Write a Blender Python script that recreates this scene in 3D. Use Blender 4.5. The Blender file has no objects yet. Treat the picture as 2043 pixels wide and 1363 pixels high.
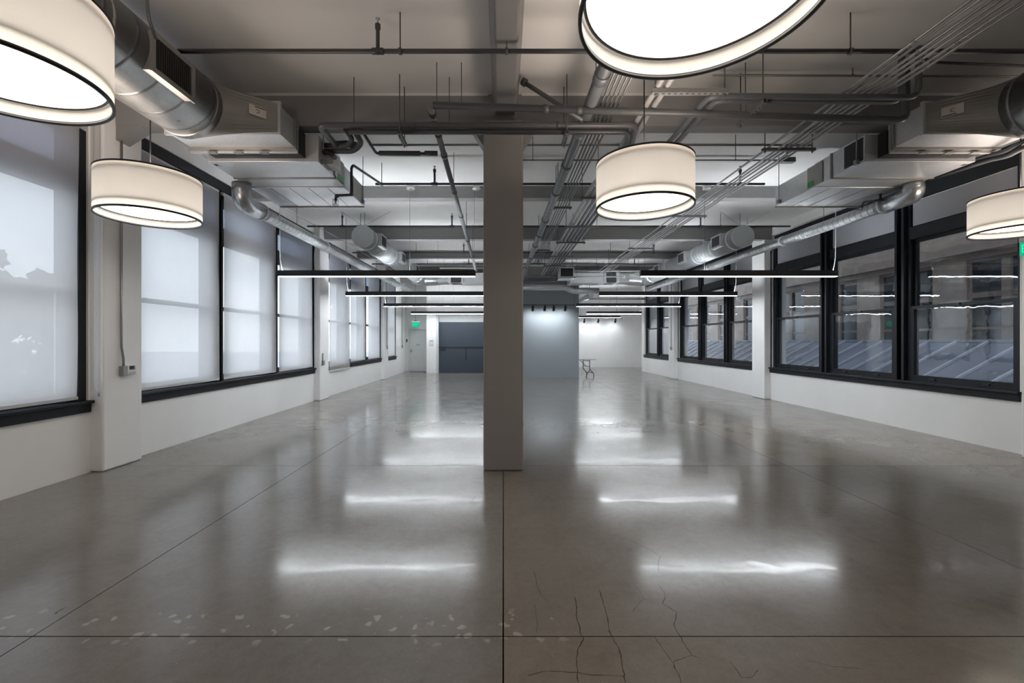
import bpy, math, random
from mathutils import Vector
random.seed(7)
sc = bpy.context.scene
col = sc.collection
PI = math.pi

# ------------------------------------------------------------------ camera
F, VX, VY, HC = 885.0, 1004.0, 680.0, 1.52      # focal length in pixels of the 2043 px frame, vanishing point, eye height
cam = bpy.data.cameras.new('camera')
cam.sensor_width = 36.0
cam.lens = F / 2043 * 36
cam.shift_x = (1021.5 - VX) / 2043
cam.shift_y = (VY - 681.5) / 2043
cam.clip_start = 0.02
cam.clip_end = 300
camo = bpy.data.objects.new('camera', cam)
camo.location = (0, 0, HC)
camo.rotation_euler = (PI / 2, 0, 0)
col.objects.link(camo)
sc.camera = camo

# ------------------------------------------------------------------ world: overcast dusk sky
W = bpy.data.worlds.new('sky')
sc.world = W
W.use_nodes = True
wn, wl = W.node_tree.nodes, W.node_tree.links
wn.clear()
wo = wn.new('ShaderNodeOutputWorld')
bg = wn.new('ShaderNodeBackground')
tc = wn.new('ShaderNodeTexCoord')
sx = wn.new('ShaderNodeSeparateXYZ')
wl.new(tc.outputs['Generated'], sx.inputs[0])
ramp = wn.new('ShaderNodeValToRGB')
ramp.color_ramp.elements[0].position = 0.0
ramp.color_ramp.elements[0].color = (0.88, 0.94, 1.0, 1)
ramp.color_ramp.elements[1].position = 0.8
ramp.color_ramp.elements[1].color = (0.66, 0.78, 1.0, 1)
wl.new(sx.outputs['Z'], ramp.inputs[0])
cn = wn.new('ShaderNodeTexNoise')
cn.inputs['Scale'].default_value = 2.2
cn.inputs['Detail'].default_value = 5
wl.new(tc.outputs['Generated'], cn.inputs['Vector'])
cmix = wn.new('ShaderNodeMix')
cmix.data_type = 'RGBA'
cmix.inputs[7].default_value = (0.93, 0.96, 1.0, 1)
cr = wn.new('ShaderNodeMapRange')
cr.inputs[1].default_value = 0.42
cr.inputs[2].default_value = 0.70
wl.new(cn.outputs['Fac'], cr.inputs[0])
wl.new(cr.outputs[0], cmix.inputs[0])
wl.new(ramp.outputs[0], cmix.inputs[6])
wl.new(cmix.outputs[2], bg.inputs['Color'])
bg.inputs['Strength'].default_value = 0.72
wl.new(bg.outputs[0], wo.inputs[0])

# ------------------------------------------------------------------ exposure and lamp levels
sc.view_settings.view_transform = 'Standard'
sc.view_settings.look = 'None'
sc.view_settings.gamma = 1
sc.view_settings.use_curve_mapping = False
sc.view_settings.exposure = 1.75
L_BAR_DOWN, L_BAR_UP = 26.0, 30.0
L_DRUM_LINER, L_DRUM_DISC, L_DRUM_TOP = 0.58, 2.4, 4.9
W_SPOT, W_SPOT_FAR = 11.0, 6.0
sc.cycles.max_bounces = 10
sc.cycles.diffuse_bounces = 5
sc.cycles.glossy_bounces = 5
sc.cycles.transmission_bounces = 6
sc.cycles.transparent_max_bounces = 24
sc.cycles.sample_clamp_indirect = 6
sc.cycles.caustics_reflective = False
sc.cycles.caustics_refractive = False

# ------------------------------------------------------------------ helpers
def P(px, py, y):
    """a measured photo pixel at a known distance -> point in the room"""
    return Vector(((px - VX) * y / F, y, HC + (VY - py) * y / F))

def wloc(o):
    v = Vector((0, 0, 0))
    while o is not None:
        v += o.location
        o = o.parent
    return v

def tag(o, label=None, cat=None, group=None, kind=None):
    if label: o['label'] = label
    if cat: o['category'] = cat
    if group: o['group'] = group
    if kind: o['kind'] = kind
    return o

def thing(name, label=None, cat=None, loc=(0, 0, 0), group=None, kind=None, parent=None):
    o = bpy.data.objects.new(name, None)
    o.empty_display_size = 0.1
    o.location = Vector(loc) - wloc(parent) if parent else Vector(loc)
    o.parent = parent
    col.objects.link(o)
    return tag(o, label, cat, group, kind)

class MB:
    def __init__(self):
        self.v, self.f, self.s = [], [], []
    def add(self, vs, fs, smooth=False):
        n = len(self.v)
        self.v += [Vector(p) for p in vs]
        for f in fs:
            self.f.append([i + n for i in f])
            self.s.append(smooth)
        return self
    def box(self, x0, x1, y0, y1, z0, z1):
        x0, x1 = min(x0, x1), max(x0, x1)
        y0, y1 = min(y0, y1), max(y0, y1)
        z0, z1 = min(z0, z1), max(z0, z1)
        vs = [(x, y, z) for z in (z0, z1) for y in (y0, y1) for x in (x0, x1)]
        return self.add(vs, [(0, 2, 3, 1), (4, 5, 7, 6), (0, 1, 5, 4), (1, 3, 7, 5), (3, 2, 6, 7), (2, 0, 4, 6)])
    def prism(self, poly, d):
        n = len(poly)
        d = Vector(d)
        a = [Vector(p) for p in poly]
        b = [p + d for p in a]
        fs = [tuple(range(n - 1, -1, -1)), tuple(range(n, 2 * n))]
        fs += [(i, (i + 1) % n, n + (i + 1) % n, n + i) for i in range(n)]
        return self.add(a + b, fs)
    def loft(self, loops, cap=True, smooth=False):
        n = len(loops[0])
        vs = [p for l in loops for p in l]
        fs = []
        for k in range(len(loops) - 1):
            for i in range(n):
                j = (i + 1) % n
                fs.append((k * n + i, k * n + j, (k + 1) * n + j, (k + 1) * n + i))
        base = len(self.v)
        self.add(vs, fs, smooth)
        if cap:
            self.f.append([base + i for i in range(n - 1, -1, -1)]); self.s.append(False)
            m = base + (len(loops) - 1) * n
            self.f.append([m + i for i in range(n)]); self.s.append(False)
        return self
    def tube(self, pts, r, n=12, cap=True):
        pts = [Vector(p) for p in pts]
        rs = r if isinstance(r, (list, tuple)) else [r] * len(pts)
        t0 = (pts[1] - pts[0]).normalized()
        up = Vector((0, 0, 1)) if abs(t0.z) < 0.9 else Vector((1, 0, 0))
        u = t0.cross(up).normalized()
        loops = []
        for i, p in enumerate(pts):
            if i == 0: t = t0
            elif i == len(pts) - 1: t = (pts[i] - pts[i - 1]).normalized()
            else: t = ((pts[i] - pts[i - 1]).normalized() + (pts[i + 1] - pts[i]).normalized()).normalized()
            u = (u - t * u.dot(t)).normalized()
            w = t.cross(u)
            loops.append([p + (u * math.cos(2 * PI * k / n) + w * math.sin(2 * PI * k / n)) * rs[i] for k in range(n)])
        return self.loft(loops, cap, True)
    def lathe(self, prof, c, n=48, axis='z', closed=True):
        """prof: list of (radius, height); closed profile loop"""
        c = Vector(c)
        loops = []
        for k in range(n):
            a = 2 * PI * k / n
            ca, sa = math.cos(a), math.sin(a)
            if axis == 'z': loops.append([c + Vector((q * ca, q * sa, h)) for q, h in prof])
            elif axis == 'y': loops.append([c + Vector((q * ca, h, q * sa)) for q, h in prof])
            else: loops.append([c + Vector((h, q * ca, q * sa)) for q, h in prof])
        m = len(prof)
        vs = [p for l in loops for p in l]
        fs = []
        for k in range(n):
            k2 = (k + 1) % n
            for i in range(m if closed else m - 1):
                j = (i + 1) % m
                fs.append((k * m + i, k2 * m + i, k2 * m + j, k * m + j))
        return self.add(vs, fs, True)
    def ring(self, axis, a0, a1, u0, u1, v0, v1, t, tb=None, tt=None):
        """rectangular frame, one closed surface; axis = thickness axis a0..a1, u/v the other two (x,y,z order)"""
        tb = t if tb is None else tb
        tt = t if tt is None else tt
        o = [(u0, v0), (u1, v0), (u1, v1), (u0, v1)]
        i = [(u0 + t, v0 + tb), (u1 - t, v0 + tb), (u1 - t, v1 - tt), (u0 + t, v1 - tt)]
        def pt(a, uv):
            if axis == 'x': return (a, uv[0], uv[1])
            if axis == 'y': return (uv[0], a, uv[1])
            return (uv[0], uv[1], a)
        vs = [pt(a0, q) for q in o] + [pt(a0, q) for q in i] + [pt(a1, q) for q in o] + [pt(a1, q) for q in i]
        fs = []
        for k in range(4):
            l = (k + 1) % 4
            fs += [(k, l, 4 + l, 4 + k), (8 + k, 12 + k, 12 + l, 8 + l), (k, 8 + k, 8 + l, l), (4 + k, 4 + l, 12 + l, 12 + k)]
        return self.add(vs, fs)
    def grid(self, xs, ys, zs, solid):
        """blocky solid with shared vertices; solid(i,j,k) tells which cells are filled"""
        idx = {}
        vs, fs = [], []
        nx, ny, nz = len(xs) - 1, len(ys) - 1, len(zs) - 1
        def vi(i, j, k):
            if (i, j, k) not in idx:
                idx[(i, j, k)] = len(vs)
                vs.append((xs[i], ys[j], zs[k]))
            return idx[(i, j, k)]
        def s(i, j, k):
            return 0 <= i < nx and 0 <= j < ny and 0 <= k < nz and solid(i, j, k)
        for i in range(nx):
            for j in range(ny):
                for k in range(nz):
                    if not s(i, j, k): continue
                    if not s(i - 1, j, k): fs.append((vi(i, j, k), vi(i, j, k + 1), vi(i, j + 1, k + 1), vi(i, j + 1, k)))
                    if not s(i + 1, j, k): fs.append((vi(i + 1, j, k), vi(i + 1, j + 1, k), vi(i + 1, j + 1, k + 1), vi(i + 1, j, k + 1)))
                    if not s(i, j - 1, k): fs.append((vi(i, j, k), vi(i + 1, j, k), vi(i + 1, j, k + 1), vi(i, j, k + 1)))
                    if not s(i, j + 1, k): fs.append((vi(i, j + 1, k), vi(i, j + 1, k + 1), vi(i + 1, j + 1, k + 1), vi(i + 1, j + 1, k)))
                    if not s(i, j, k - 1): fs.append((vi(i, j, k), vi(i, j + 1, k), vi(i + 1, j + 1, k), vi(i + 1, j, k)))
                    if not s(i, j, k + 1): fs.append((vi(i, j, k + 1), vi(i + 1, j, k + 1), vi(i + 1, j + 1, k + 1), vi(i, j + 1, k + 1)))
        return self.add(vs, fs)
    def build(self, name, m, parent=None, label=None, cat=None, group=None, kind=None, bevel=0):
        lo = Vector([min(p[i] for p in self.v) for i in range(3)])
        hi = Vector([max(p[i] for p in self.v) for i in range(3)])
        c = (lo + hi) / 2
        me = bpy.data.meshes.new(name)
        me.from_pydata([p - c for p in self.v], [], self.f)
        me.polygons.foreach_set('use_smooth', self.s)
        me.materials.append(m)
        me.validate()
        me.update()
        o = bpy.data.objects.new(name, me)
        o.location = c - wloc(parent)
        o.parent = parent
        col.objects.link(o)
        if bevel:
            b = o.modifiers.new('bevel', 'BEVEL')
            b.width = bevel
            b.segments = 2
            b.limit_method = 'ANGLE'
        return tag(o, label, cat, group, kind)

def copy_tree(o, parent=None, loc=None):
    c = o.copy()
    col.objects.link(c)
    c.parent = parent
    if loc is not None: c.location = Vector(loc)
    for ch in list(o.children): copy_tree(ch, c)
    return c

def fillet(pts, r, n=6):
    """round the corners of a polyline"""
    pts = [Vector(p) for p in pts]
    out = [pts[0]]
    for i in range(1, len(pts) - 1):
        a, b, c = pts[i - 1], pts[i], pts[i + 1]
        d1, d2 = (a - b), (c - b)
        q = min(r, d1.length * 0.49, d2.length * 0.49)
        p1, p2 = b + d1.normalized() * q, b + d2.normalized() * q
        for k in range(n + 1):
            t = k / n
            out.append(p1 * (1 - t) ** 2 + b * 2 * t * (1 - t) + p2 * t ** 2)
    out.append(pts[-1])
    return out

def text_mesh(s, size):
    cu = bpy.data.curves.new('lettering', 'FONT')
    cu.body = s
    cu.size = size
    cu.extrude = size * 0.01
    cu.align_x = 'CENTER'
    cu.align_y = 'CENTER'
    ob = bpy.data.objects.new('lettering', cu)
    col.objects.link(ob)
    dg = bpy.context.evaluated_depsgraph_get()
    me = bpy.data.meshes.new_from_object(ob.evaluated_get(dg))
    vs = [v.co.copy() for v in me.vertices]
    fs = [tuple(p.vertices) for p in me.polygons]
    bpy.data.objects.remove(ob)
    return vs, fs

# ------------------------------------------------------------------ materials
def nodes(name):
    m = bpy.data.materials.new(name)
    m.use_nodes = True
    n, l = m.node_tree.nodes, m.node_tree.links
    n.clear()
    out = n.new('ShaderNodeOutputMaterial')
    return m, n, l, out

def noise(n, l, vec, scale, detail=4, rough=0.55):
    t = n.new('ShaderNodeTexNoise')
    t.inputs['Scale'].default_value = scale
    t.inputs['Detail'].default_value = detail
    t.inputs['Roughness'].default_value = rough
    l.new(vec, t.inputs['Vector'])
    return t.outputs['Fac']

def mrange(n, l, v, a, b, c, d):
    t = n.new('ShaderNodeMapRange')
    for i, q in enumerate((a, b, c, d)): t.inputs[i + 1].default_value = q
    l.new(v, t.inputs[0])
    return t.outputs[0]

def mixc(n, l, fac, a, b, mode='MIX'):
    t = n.new('ShaderNodeMix')
    t.data_type = 'RGBA'
    t.blend_type = mode
    for sock, q in ((0, fac), (6, a), (7, b)):
        if hasattr(q, 'is_linked'): l.new(q, t.inputs[sock])
        elif isinstance(q, tuple): t.inputs[sock].default_value = (*q, 1)
        else: t.inputs[sock].default_value = q
    return t.outputs[2]

def math_(n, l, op, a, b=None):
    t = n.new('ShaderNodeMath')
    t.operation = op
    for i, q in enumerate((a, b)):
        if q is None: continue
        if hasattr(q, 'is_linked'): l.new(q, t.inputs[i])
        else: t.inputs[i].default_value = q
    return t.outputs[0]

def bumpn(n, l, h, strength, dist=0.01):
    b = n.new('ShaderNodeBump')
    b.inputs['Strength'].default_value = strength
    b.inputs['Distance'].default_value = dist
    l.new(h, b.inputs['Height'])
    return b.outputs[0]

def mat(name, c, rough=0.5, metal=0.0, var=0.12, scale=5.0, rvar=0.08, bump=0.0, bscale=60, spec=0.5):
    m, n, l, out = nodes(name)
    p = n.new('ShaderNodeBsdfPrincipled')
    g = n.new('ShaderNodeNewGeometry')
    f = noise(n, l, g.outputs['Position'], scale)
    lo = tuple(q * (1 - var) for q in c)
    hi = tuple(min(1, q * (1 + var)) for q in c)
    l.new(mixc(n, l, mrange(n, l, f, 0.3, 0.7, 0, 1), lo, hi), p.inputs['Base Color'])
    l.new(mrange(n, l, f, 0.3, 0.7, max(0.02, rough - rvar), min(1, rough + rvar)), p.inputs['Roughness'])
    p.inputs['Metallic'].default_value = metal
    p.inputs['Specular IOR Level'].default_value = spec
    if bump:
        l.new(bumpn(n, l, noise(n, l, g.outputs['Position'], bscale, 6), bump), p.inputs['Normal'])
    l.new(p.outputs[0], out.inputs[0])
    return m

def emit(name, c, s):
    m, n, l, out = nodes(name)
    e = n.new('ShaderNodeEmission')
    e.inputs[0].default_value = (*c, 1)
    e.inputs[1].default_value = s
    l.new(e.outputs[0], out.inputs[0])
    return m

def fabric(name, c, trans, clear, weave=900.0):
    """thin cloth: light soaks through (translucent), a little passes straight (open weave)"""
    m, n, l, out = nodes(name)
    g = n.new('ShaderNodeNewGeometry')
    f = noise(n, l, g.outputs['Position'], 3.0)
    cc = mixc(n, l, mrange(n, l, f, 0.3, 0.7, 0, 1), tuple(q * 0.96 for q in c), c)
    w = noise(n, l, g.outputs['Position'], weave, 2)
    cc2 = mixc(n, l, mrange(n, l, w, 0.35, 0.65, 0, 0.16), cc, tuple(q * 0.8 for q in c))
    d = n.new('ShaderNodeBsdfDiffuse')
    t = n.new('ShaderNodeBsdfTranslucent')
    l.new(cc2, d.inputs[0])
    l.new(cc2, t.inputs[0])
    a = n.new('ShaderNodeMixShader')
    a.inputs[0].default_value = trans
    l.new(d.outputs[0], a.inputs[1])
    l.new(t.outputs[0], a.inputs[2])
    r = n.new('ShaderNodeBsdfTransparent')
    b = n.new('ShaderNodeMixShader')
    b.inputs[0].default_value = clear
    l.new(a.outputs[0], b.inputs[1])
    l.new(r.outputs[0], b.inputs[2])
    l.new(b.outputs[0], out.inputs[0])
    return m

def glass(name, tint, wob=0.05, base=0.05):
    m, n, l, out = nodes(name)
    g = n.new('ShaderNodeNewGeometry')
    bn = bumpn(n, l, noise(n, l, g.outputs['Position'], 3.5, 2), wob, 0.02)
    dt = n.new('ShaderNodeVectorMath')
    dt.operation = 'DOT_PRODUCT'
    l.new(g.outputs['Incoming'], dt.inputs[0])
    l.new(g.outputs['Normal'], dt.inputs[1])
    x = math_(n, l, 'ABSOLUTE', dt.outputs['Value'])
    k = math_(n, l, 'POWER', math_(n, l, 'SUBTRACT', 1.0, x), 4.0)
    fac = math_(n, l, 'ADD', math_(n, l, 'MULTIPLY', k, 0.85), base)
    t = n.new('ShaderNodeBsdfTransparent')
    t.inputs[0].default_value = (*tint, 1)
    s = n.new('ShaderNodeBsdfGlossy')
    s.inputs['Roughness'].default_value = 0.015
    s.inputs[0].default_value = (0.95, 0.97, 1, 1)
    l.new(bn, s.inputs['Normal'])
    mx = n.new('ShaderNodeMixShader')
    l.new(fac, mx.inputs[0])
    l.new(t.outputs[0], mx.inputs[1])
    l.new(s.outputs[0], mx.inputs[2])
    l.new(mx.outputs[0], out.inputs[0])
    return m

def galvanised(name, c=(0.52, 0.54, 0.55), rough=0.34, spiral=0.0, axis='y', metal=0.9):
    """zinc-coated sheet; spiral > 0 adds the folded helical seam of wound duct (pitch in metres)"""
    m, n, l, out = nodes(name)
    p = n.new('ShaderNodeBsdfPrincipled')
    p.inputs['Metallic'].default_value = metal
    tco = n.new('ShaderNodeTexCoord')
    vo = n.new('ShaderNodeTexVoronoi')
    vo.inputs['Scale'].default_value = 45
    l.new(tco.outputs['Object'], vo.inputs['Vector'])
    sp = n.new('ShaderNodeSeparateColor')
    l.new(vo.outputs['Color'], sp.inputs[0])
    big = noise(n, l, tco.outputs['Object'], 2.5, 5)
    c1 = mixc(n, l, sp.outputs[0], tuple(q * 0.9 for q in c), c)
    c2 = mixc(n, l, mrange(n, l, big, 0.35, 0.7, 0.0, 0.35), c1, tuple(q * 0.7 for q in c))
    l.new(mrange(n, l, big, 0.3, 0.7, rough - 0.07, rough + 0.1), p.inputs['Roughness'])
    if spiral:
        xyz = n.new('ShaderNodeSeparateXYZ')
        l.new(tco.outputs['Object'], xyz.inputs[0])
        a, b, d = {'y': ('X', 'Z', 'Y'), 'x': ('Y', 'Z', 'X')}[axis]
        ang = math_(n, l, 'DIVIDE', math_(n, l, 'ARCTAN2', xyz.outputs[a], xyz.outputs[b]), 2 * PI)
        ph = math_(n, l, 'FRACT', math_(n, l, 'ADD', math_(n, l, 'DIVIDE', xyz.outputs[d], spiral), math_(n, l, 'ADD', ang, 50.0)))
        seam = mrange(n, l, math_(n, l, 'ABSOLUTE', math_(n, l, 'SUBTRACT', ph, 0.5)), 0.0, 0.07, 1, 0)
        c2 = mixc(n, l, math_(n, l, 'MULTIPLY', seam, 0.75), c2, tuple(q * 0.25 for q in c))
        l.new(bumpn(n, l, seam, 0.8, 0.012), p.inputs['Normal'])
    l.new(c2, p.inputs['Base Color'])
    l.new(p.outputs[0], out.inputs[0])
    return m

def concrete(name):
    m, n, l, out = nodes(name)
    p = n.new('ShaderNodeBsdfPrincipled')
    g = n.new('ShaderNodeNewGeometry')
    oi = n.new('ShaderNodeObjectInfo')
    pos = g.outputs['Position']
    big = noise(n, l, pos, 0.45, 6, 0.6)
    mid = noise(n, l, pos, 2.2, 8, 0.65)
    fine = noise(n, l, pos, 70, 4, 0.7)
    c = mixc(n, l, mrange(n, l, big, 0.3, 0.7, 0, 1), (0.132, 0.119, 0.108), (0.205, 0.19, 0.177))
    c = mixc(n, l, mrange(n, l, mid, 0.38, 0.70, 0, 0.6), c, (0.24, 0.227, 0.214))
    c = mixc(n, l, mrange(n, l, fine, 0.3, 0.75, 0, 0.40), c, (0.11, 0.10, 0.094))
    # darker blotches and small pale aggregate flecks
    st = noise(n, l, pos, 1.1, 10, 0.72)
    c = mixc(n, l, mrange(n, l, st, 0.50, 0.70, 0, 0.46), c, (0.08, 0.071, 0.064))
    gr = noise(n, l, pos, 16, 5, 0.7)
    c = mixc(n, l, mrange(n, l, gr, 0.35, 0.70, 0, 0.30), c, (0.235, 0.226, 0.213))
    vo = n.new('ShaderNodeTexVoronoi')
    vo.inputs['Scale'].default_value = 38
    l.new(pos, vo.inputs['Vector'])
    fl = math_(n, l, 'MULTIPLY', mrange(n, l, vo.outputs['Distance'], 0.07, 0.12, 1, 0), mrange(n, l, noise(n, l, pos, 9, 3), 0.55, 0.62, 0, 0.5))
    c = mixc(n, l, fl, c, (0.42, 0.40, 0.37))
    # etched pale spots left along the saw cuts
    v2 = n.new('ShaderNodeTexVoronoi')
    v2.inputs['Scale'].default_value = 11
    wv = n.new('ShaderNodeTexNoise')
    wv.inputs['Scale'].default_value = 14
    l.new(pos, wv.inputs['Vector'])
    wa = n.new('ShaderNodeVectorMath')
    wa.operation = 'MULTIPLY_ADD'
    wa.inputs[1].default_value = (0.09, 0.09, 0.09)
    l.new(wv.outputs['Color'], wa.inputs[0])
    l.new(pos, wa.inputs[2])
    l.new(wa.outputs[0], v2.inputs['Vector'])
    sep = n.new('ShaderNodeSeparateXYZ')
    l.new(pos, sep.inputs[0])
    band = mrange(n, l, math_(n, l, 'ABSOLUTE', math_(n, l, 'SUBTRACT', sep.outputs['Y'], 2.36)), 0.10, 0.17, 1, 0)
    leftm = mrange(n, l, sep.outputs['X'], 0.1, 0.5, 1, 0)
    sp = math_(n, l, 'MULTIPLY', mrange(n, l, v2.outputs['Distance'], 0.17, 0.26, 0.55, 0), math_(n, l, 'MULTIPLY', band, leftm))
    c = mixc(n, l, sp, c, (0.40, 0.39, 0.37))
    c = mixc(n, l, 1.0, c, oi.outputs['Color'], 'MULTIPLY')
    l.new(c, p.inputs['Base Color'])
    r = mrange(n, l, mid, 0.25, 0.75, 0.12, 0.24)
    l.new(r, p.inputs['Roughness'])
    p.inputs['Specular IOR Level'].default_value = 0.28
    p.inputs['Coat Weight'].default_value = 0.08
    l.new(mrange(n, l, big, 0.3, 0.7, 0.03, 0.09), p.inputs['Coat Roughness'])
    wav = noise(n, l, pos, 1.7, 3, 0.5)
    h = math_(n, l, 'ADD', math_(n, l, 'MULTIPLY', wav, 1.0), math_(n, l, 'MULTIPLY', fine, 0.006))
    bo = bumpn(n, l, h, 0.12, 0.022)
    l.new(bo, p.inputs['Normal'])
    l.new(bumpn(n, l, noise(n, l, pos, 2.2, 2, 0.5), 0.13, 0.02), p.inputs['Coat Normal'])
    l.new(p.outputs[0], out.inputs[0])
    return m

M = {
    'plaster': mat('white_plaster', (0.83, 0.825, 0.82), 0.6, var=0.03, scale=1.2, bump=0.08, bscale=25),
    'ceiling': mat('ceiling_plaster', (0.74, 0.73, 0.715), 0.7, var=0.05, scale=0.8, bump=0.06, bscale=18),
    'beam': mat('grey_beam_paint', (0.245, 0.24, 0.24), 0.55, var=0.05, scale=1.5, bump=0.06, bscale=30),
    'column': mat('grey_column_paint', (0.275, 0.262, 0.255), 0.5, var=0.04, scale=1.2, bump=0.06, bscale=30),
    'partition': mat('blue_grey_wall_paint', (0.24, 0.265, 0.285), 0.55, var=0.03, scale=1.0, bump=0.04, bscale=30),
    'door_white': mat('off_white_door_paint', (0.55, 0.57, 0.565), 0.5, var=0.03),
    'alcove': mat('pale_grey_wall_paint', (0.60, 0.625, 0.62), 0.6, var=0.03, scale=1.0),
    'elevator': mat('dark_blue_steel_paint', (0.038, 0.050, 0.068), 0.45, var=0.06, scale=1.5),
    'elevator_line': mat('near_black_paint', (0.012, 0.014, 0.020), 0.5),
    'frame': mat('black_blue_window_paint', (0.009, 0.011, 0.0145), 0.45, var=0.15, spec=0.3),
    'black': mat('black_metal', (0.010, 0.011, 0.013), 0.4, var=0.1),
    'pipe': mat('grey_painted_pipe', (0.085, 0.087, 0.090), 0.42, var=0.1, scale=8),
    'pipe_dark': mat('dark_grey_painted_pipe', (0.045, 0.047, 0.05), 0.45, var=0.1, scale=8),
    'pipe_big': mat('slate_painted_cast_iron', (0.115, 0.123, 0.132), 0.4, var=0.1, scale=8),
    'pipe_light': mat('pale_painted_pipe', (0.30, 0.295, 0.285), 0.4, var=0.06),
    'insulation': mat('charcoal_foam_insulation', (0.050, 0.053, 0.058), 0.6, var=0.15, scale=12),
    'emt': mat('zinc_conduit', (0.33, 0.335, 0.34), 0.36, metal=0.7, var=0.1, scale=10),
    'emt_dark': mat('weathered_zinc_conduit', (0.19, 0.195, 0.20), 0.42, metal=0.6, var=0.12, scale=10),
    'strut': mat('zinc_channel', (0.17, 0.175, 0.175), 0.45, metal=0.5, var=0.1, scale=10),
    'strut_light': mat('pale_zinc_channel', (0.27, 0.27, 0.265), 0.45, metal=0.3, var=0.1, scale=10),
    'rod': mat('threaded_rod_steel', (0.11, 0.105, 0.10), 0.5, metal=0.5),
    'brass_pipe': mat('brown_thin_pipe', (0.20, 0.185, 0.165), 0.4, metal=0.4),
    'spiral_far': galvanised('wide_far_duct_zinc', (0.38, 0.40, 0.41), rough=0.50, spiral=0.15, metal=0.5),
    'bright_sheet': galvanised('bright_elbow_zinc', (0.56, 0.58, 0.60), rough=0.26),
    'pipe_mid': mat('mid_grey_painted_pipe', (0.20, 0.205, 0.21), 0.42, var=0.1, scale=8),
    'spiral': galvanised('spiral_duct_zinc', (0.46, 0.48, 0.49), rough=0.34, spiral=0.12, metal=0.85),
    'spiral_big': galvanised('wide_spiral_duct_zinc', (0.31, 0.312, 0.305), rough=0.3, spiral=0.30),
    'sheet': galvanised('galvanised_sheet', (0.68, 0.695, 0.71), rough=0.38, metal=0.6),
    'sheet_dull': mat('dull_zinc_sheet', (0.30, 0.29, 0.275), 0.42, metal=0.55, var=0.06, scale=3),
    'cap': mat('flat_zinc_cap', (0.40, 0.42, 0.425), 0.5, metal=0.4, var=0.05, scale=3),
    'flex': galvanised('foil_flex_duct', (0.62, 0.64, 0.65), rough=0.3),
    'grille_dark': mat('dark_grille', (0.012, 0.012, 0.012), 0.6),
    'grille': mat('grille_fin', (0.06, 0.056, 0.05), 0.45, metal=0.4),
    'white_plastic': mat('white_plastic', (0.70, 0.70, 0.68), 0.4, var=0.03),
    'white_cord': mat('white_cord', (0.75, 0.75, 0.74), 0.5, var=0.02),
    'lcd': mat('green_lcd', (0.015, 0.055, 0.035), 0.25, var=0.2),
    'paper': mat('paper_label', (0.62, 0.58, 0.52), 0.7, var=0.05),
    'ink': mat('black_ink', (0.02, 0.018, 0.018), 0.7),
    'sticker': mat('green_sticker', (0.03, 0.36, 0.08), 0.5),
    'steel_box': mat('zinc_box', (0.33, 0.33, 0.32), 0.4, metal=0.6),
    'table_top': mat('grey_table_laminate', (0.42, 0.43, 0.43), 0.4, var=0.04),
    'table_leg': mat('dark_table_steel', (0.05, 0.05, 0.052), 0.4),
    'wood_rim': mat('pale_trim', (0.55, 0.57, 0.58), 0.5, var=0.04),
    'groove': mat('joint_filler', (0.025, 0.022, 0.020), 0.8),
    'crack': mat('crack_dark', (0.022, 0.018, 0.015), 0.9),
    'floor': concrete('polished_concrete'),
    'shade': fabric('white_roller_shade', (0.82, 0.80, 0.785), 0.62, 0.13),
    'shade_hem': mat('grey_hem', (0.55, 0.56, 0.57), 0.7, var=0.03),
    'shade_grey': fabric('grey_transom_shade', (0.50, 0.51, 0.55), 0.3, 0.02),
    'drum': fabric('cream_drum_fabric', (0.93, 0.91, 0.88), 0.68, 0.0, 400),
    'liner': emit('lamp_liner', (1.0, 0.915, 0.83), L_DRUM_LINER),
    'lamp_top': emit('lamp_open_top', (1.0, 0.84, 0.72), L_DRUM_TOP),
    'disc': emit('lamp_diffuser', (1.0, 0.90, 0.78), L_DRUM_DISC),
    'bar_down': emit('led_lens', (0.90, 0.955, 1.0), L_BAR_DOWN),
    'bar_up': emit('led_uplight_lens', (0.90, 0.955, 1.0), L_BAR_UP),
    'exit': emit('exit_green', (0.01, 0.80, 0.36), 0.42),
    'exit_dim': emit('exit_panel_glow', (0.03, 0.60, 0.33), 0.22),
    'glass_tint': glass('tinted_transom_glass', (0.42, 0.46, 0.54), 0.012, 0.04),
    'glass_left': glass('shaded_window_glass', (0.93, 0.95, 0.96), 0.012, 0.012),
    'glass': glass('window_glass', (0.93, 0.95, 0.96), 0.012, 0.04),
    'glass_old': glass('wavy_old_glass', (0.90, 0.93, 0.95), 0.05, 0.06),
    'stone': mat('brown_stone', (0.36, 0.30, 0.25), 0.8, var=0.22, scale=1.6, bump=0.3, bscale=10),
    'stone_trim': mat('brown_window_timber', (0.25, 0.195, 0.155), 0.7, var=0.15, scale=2),
    'far_glass': mat('dark_far_glass', (0.035, 0.045, 0.06), 0.12, var=0.3, scale=0.8),
    'skylight': mat('dusty_skylight_glass', (0.14, 0.155, 0.20), 0.30, var=0.2, scale=1.0),
    'skylight_rib': mat('pale_skylight_rib', (0.45, 0.47, 0.53), 0.5, var=0.06),
    'ground': mat('pale_concrete_yard', (0.55, 0.56, 0.57), 0.9, var=0.1, scale=0.3),
    'leaf': mat('tree_foliage', (0.05, 0.075, 0.045), 0.8, var=0.4, scale=1.5),
    'bark': mat('tree_bark', (0.07, 0.055, 0.045), 0.9),
}

# ------------------------------------------------------------------ the room shell
XL, XR, ZS = -4.78, 6.93, 4.45
YB = 25.4

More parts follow.
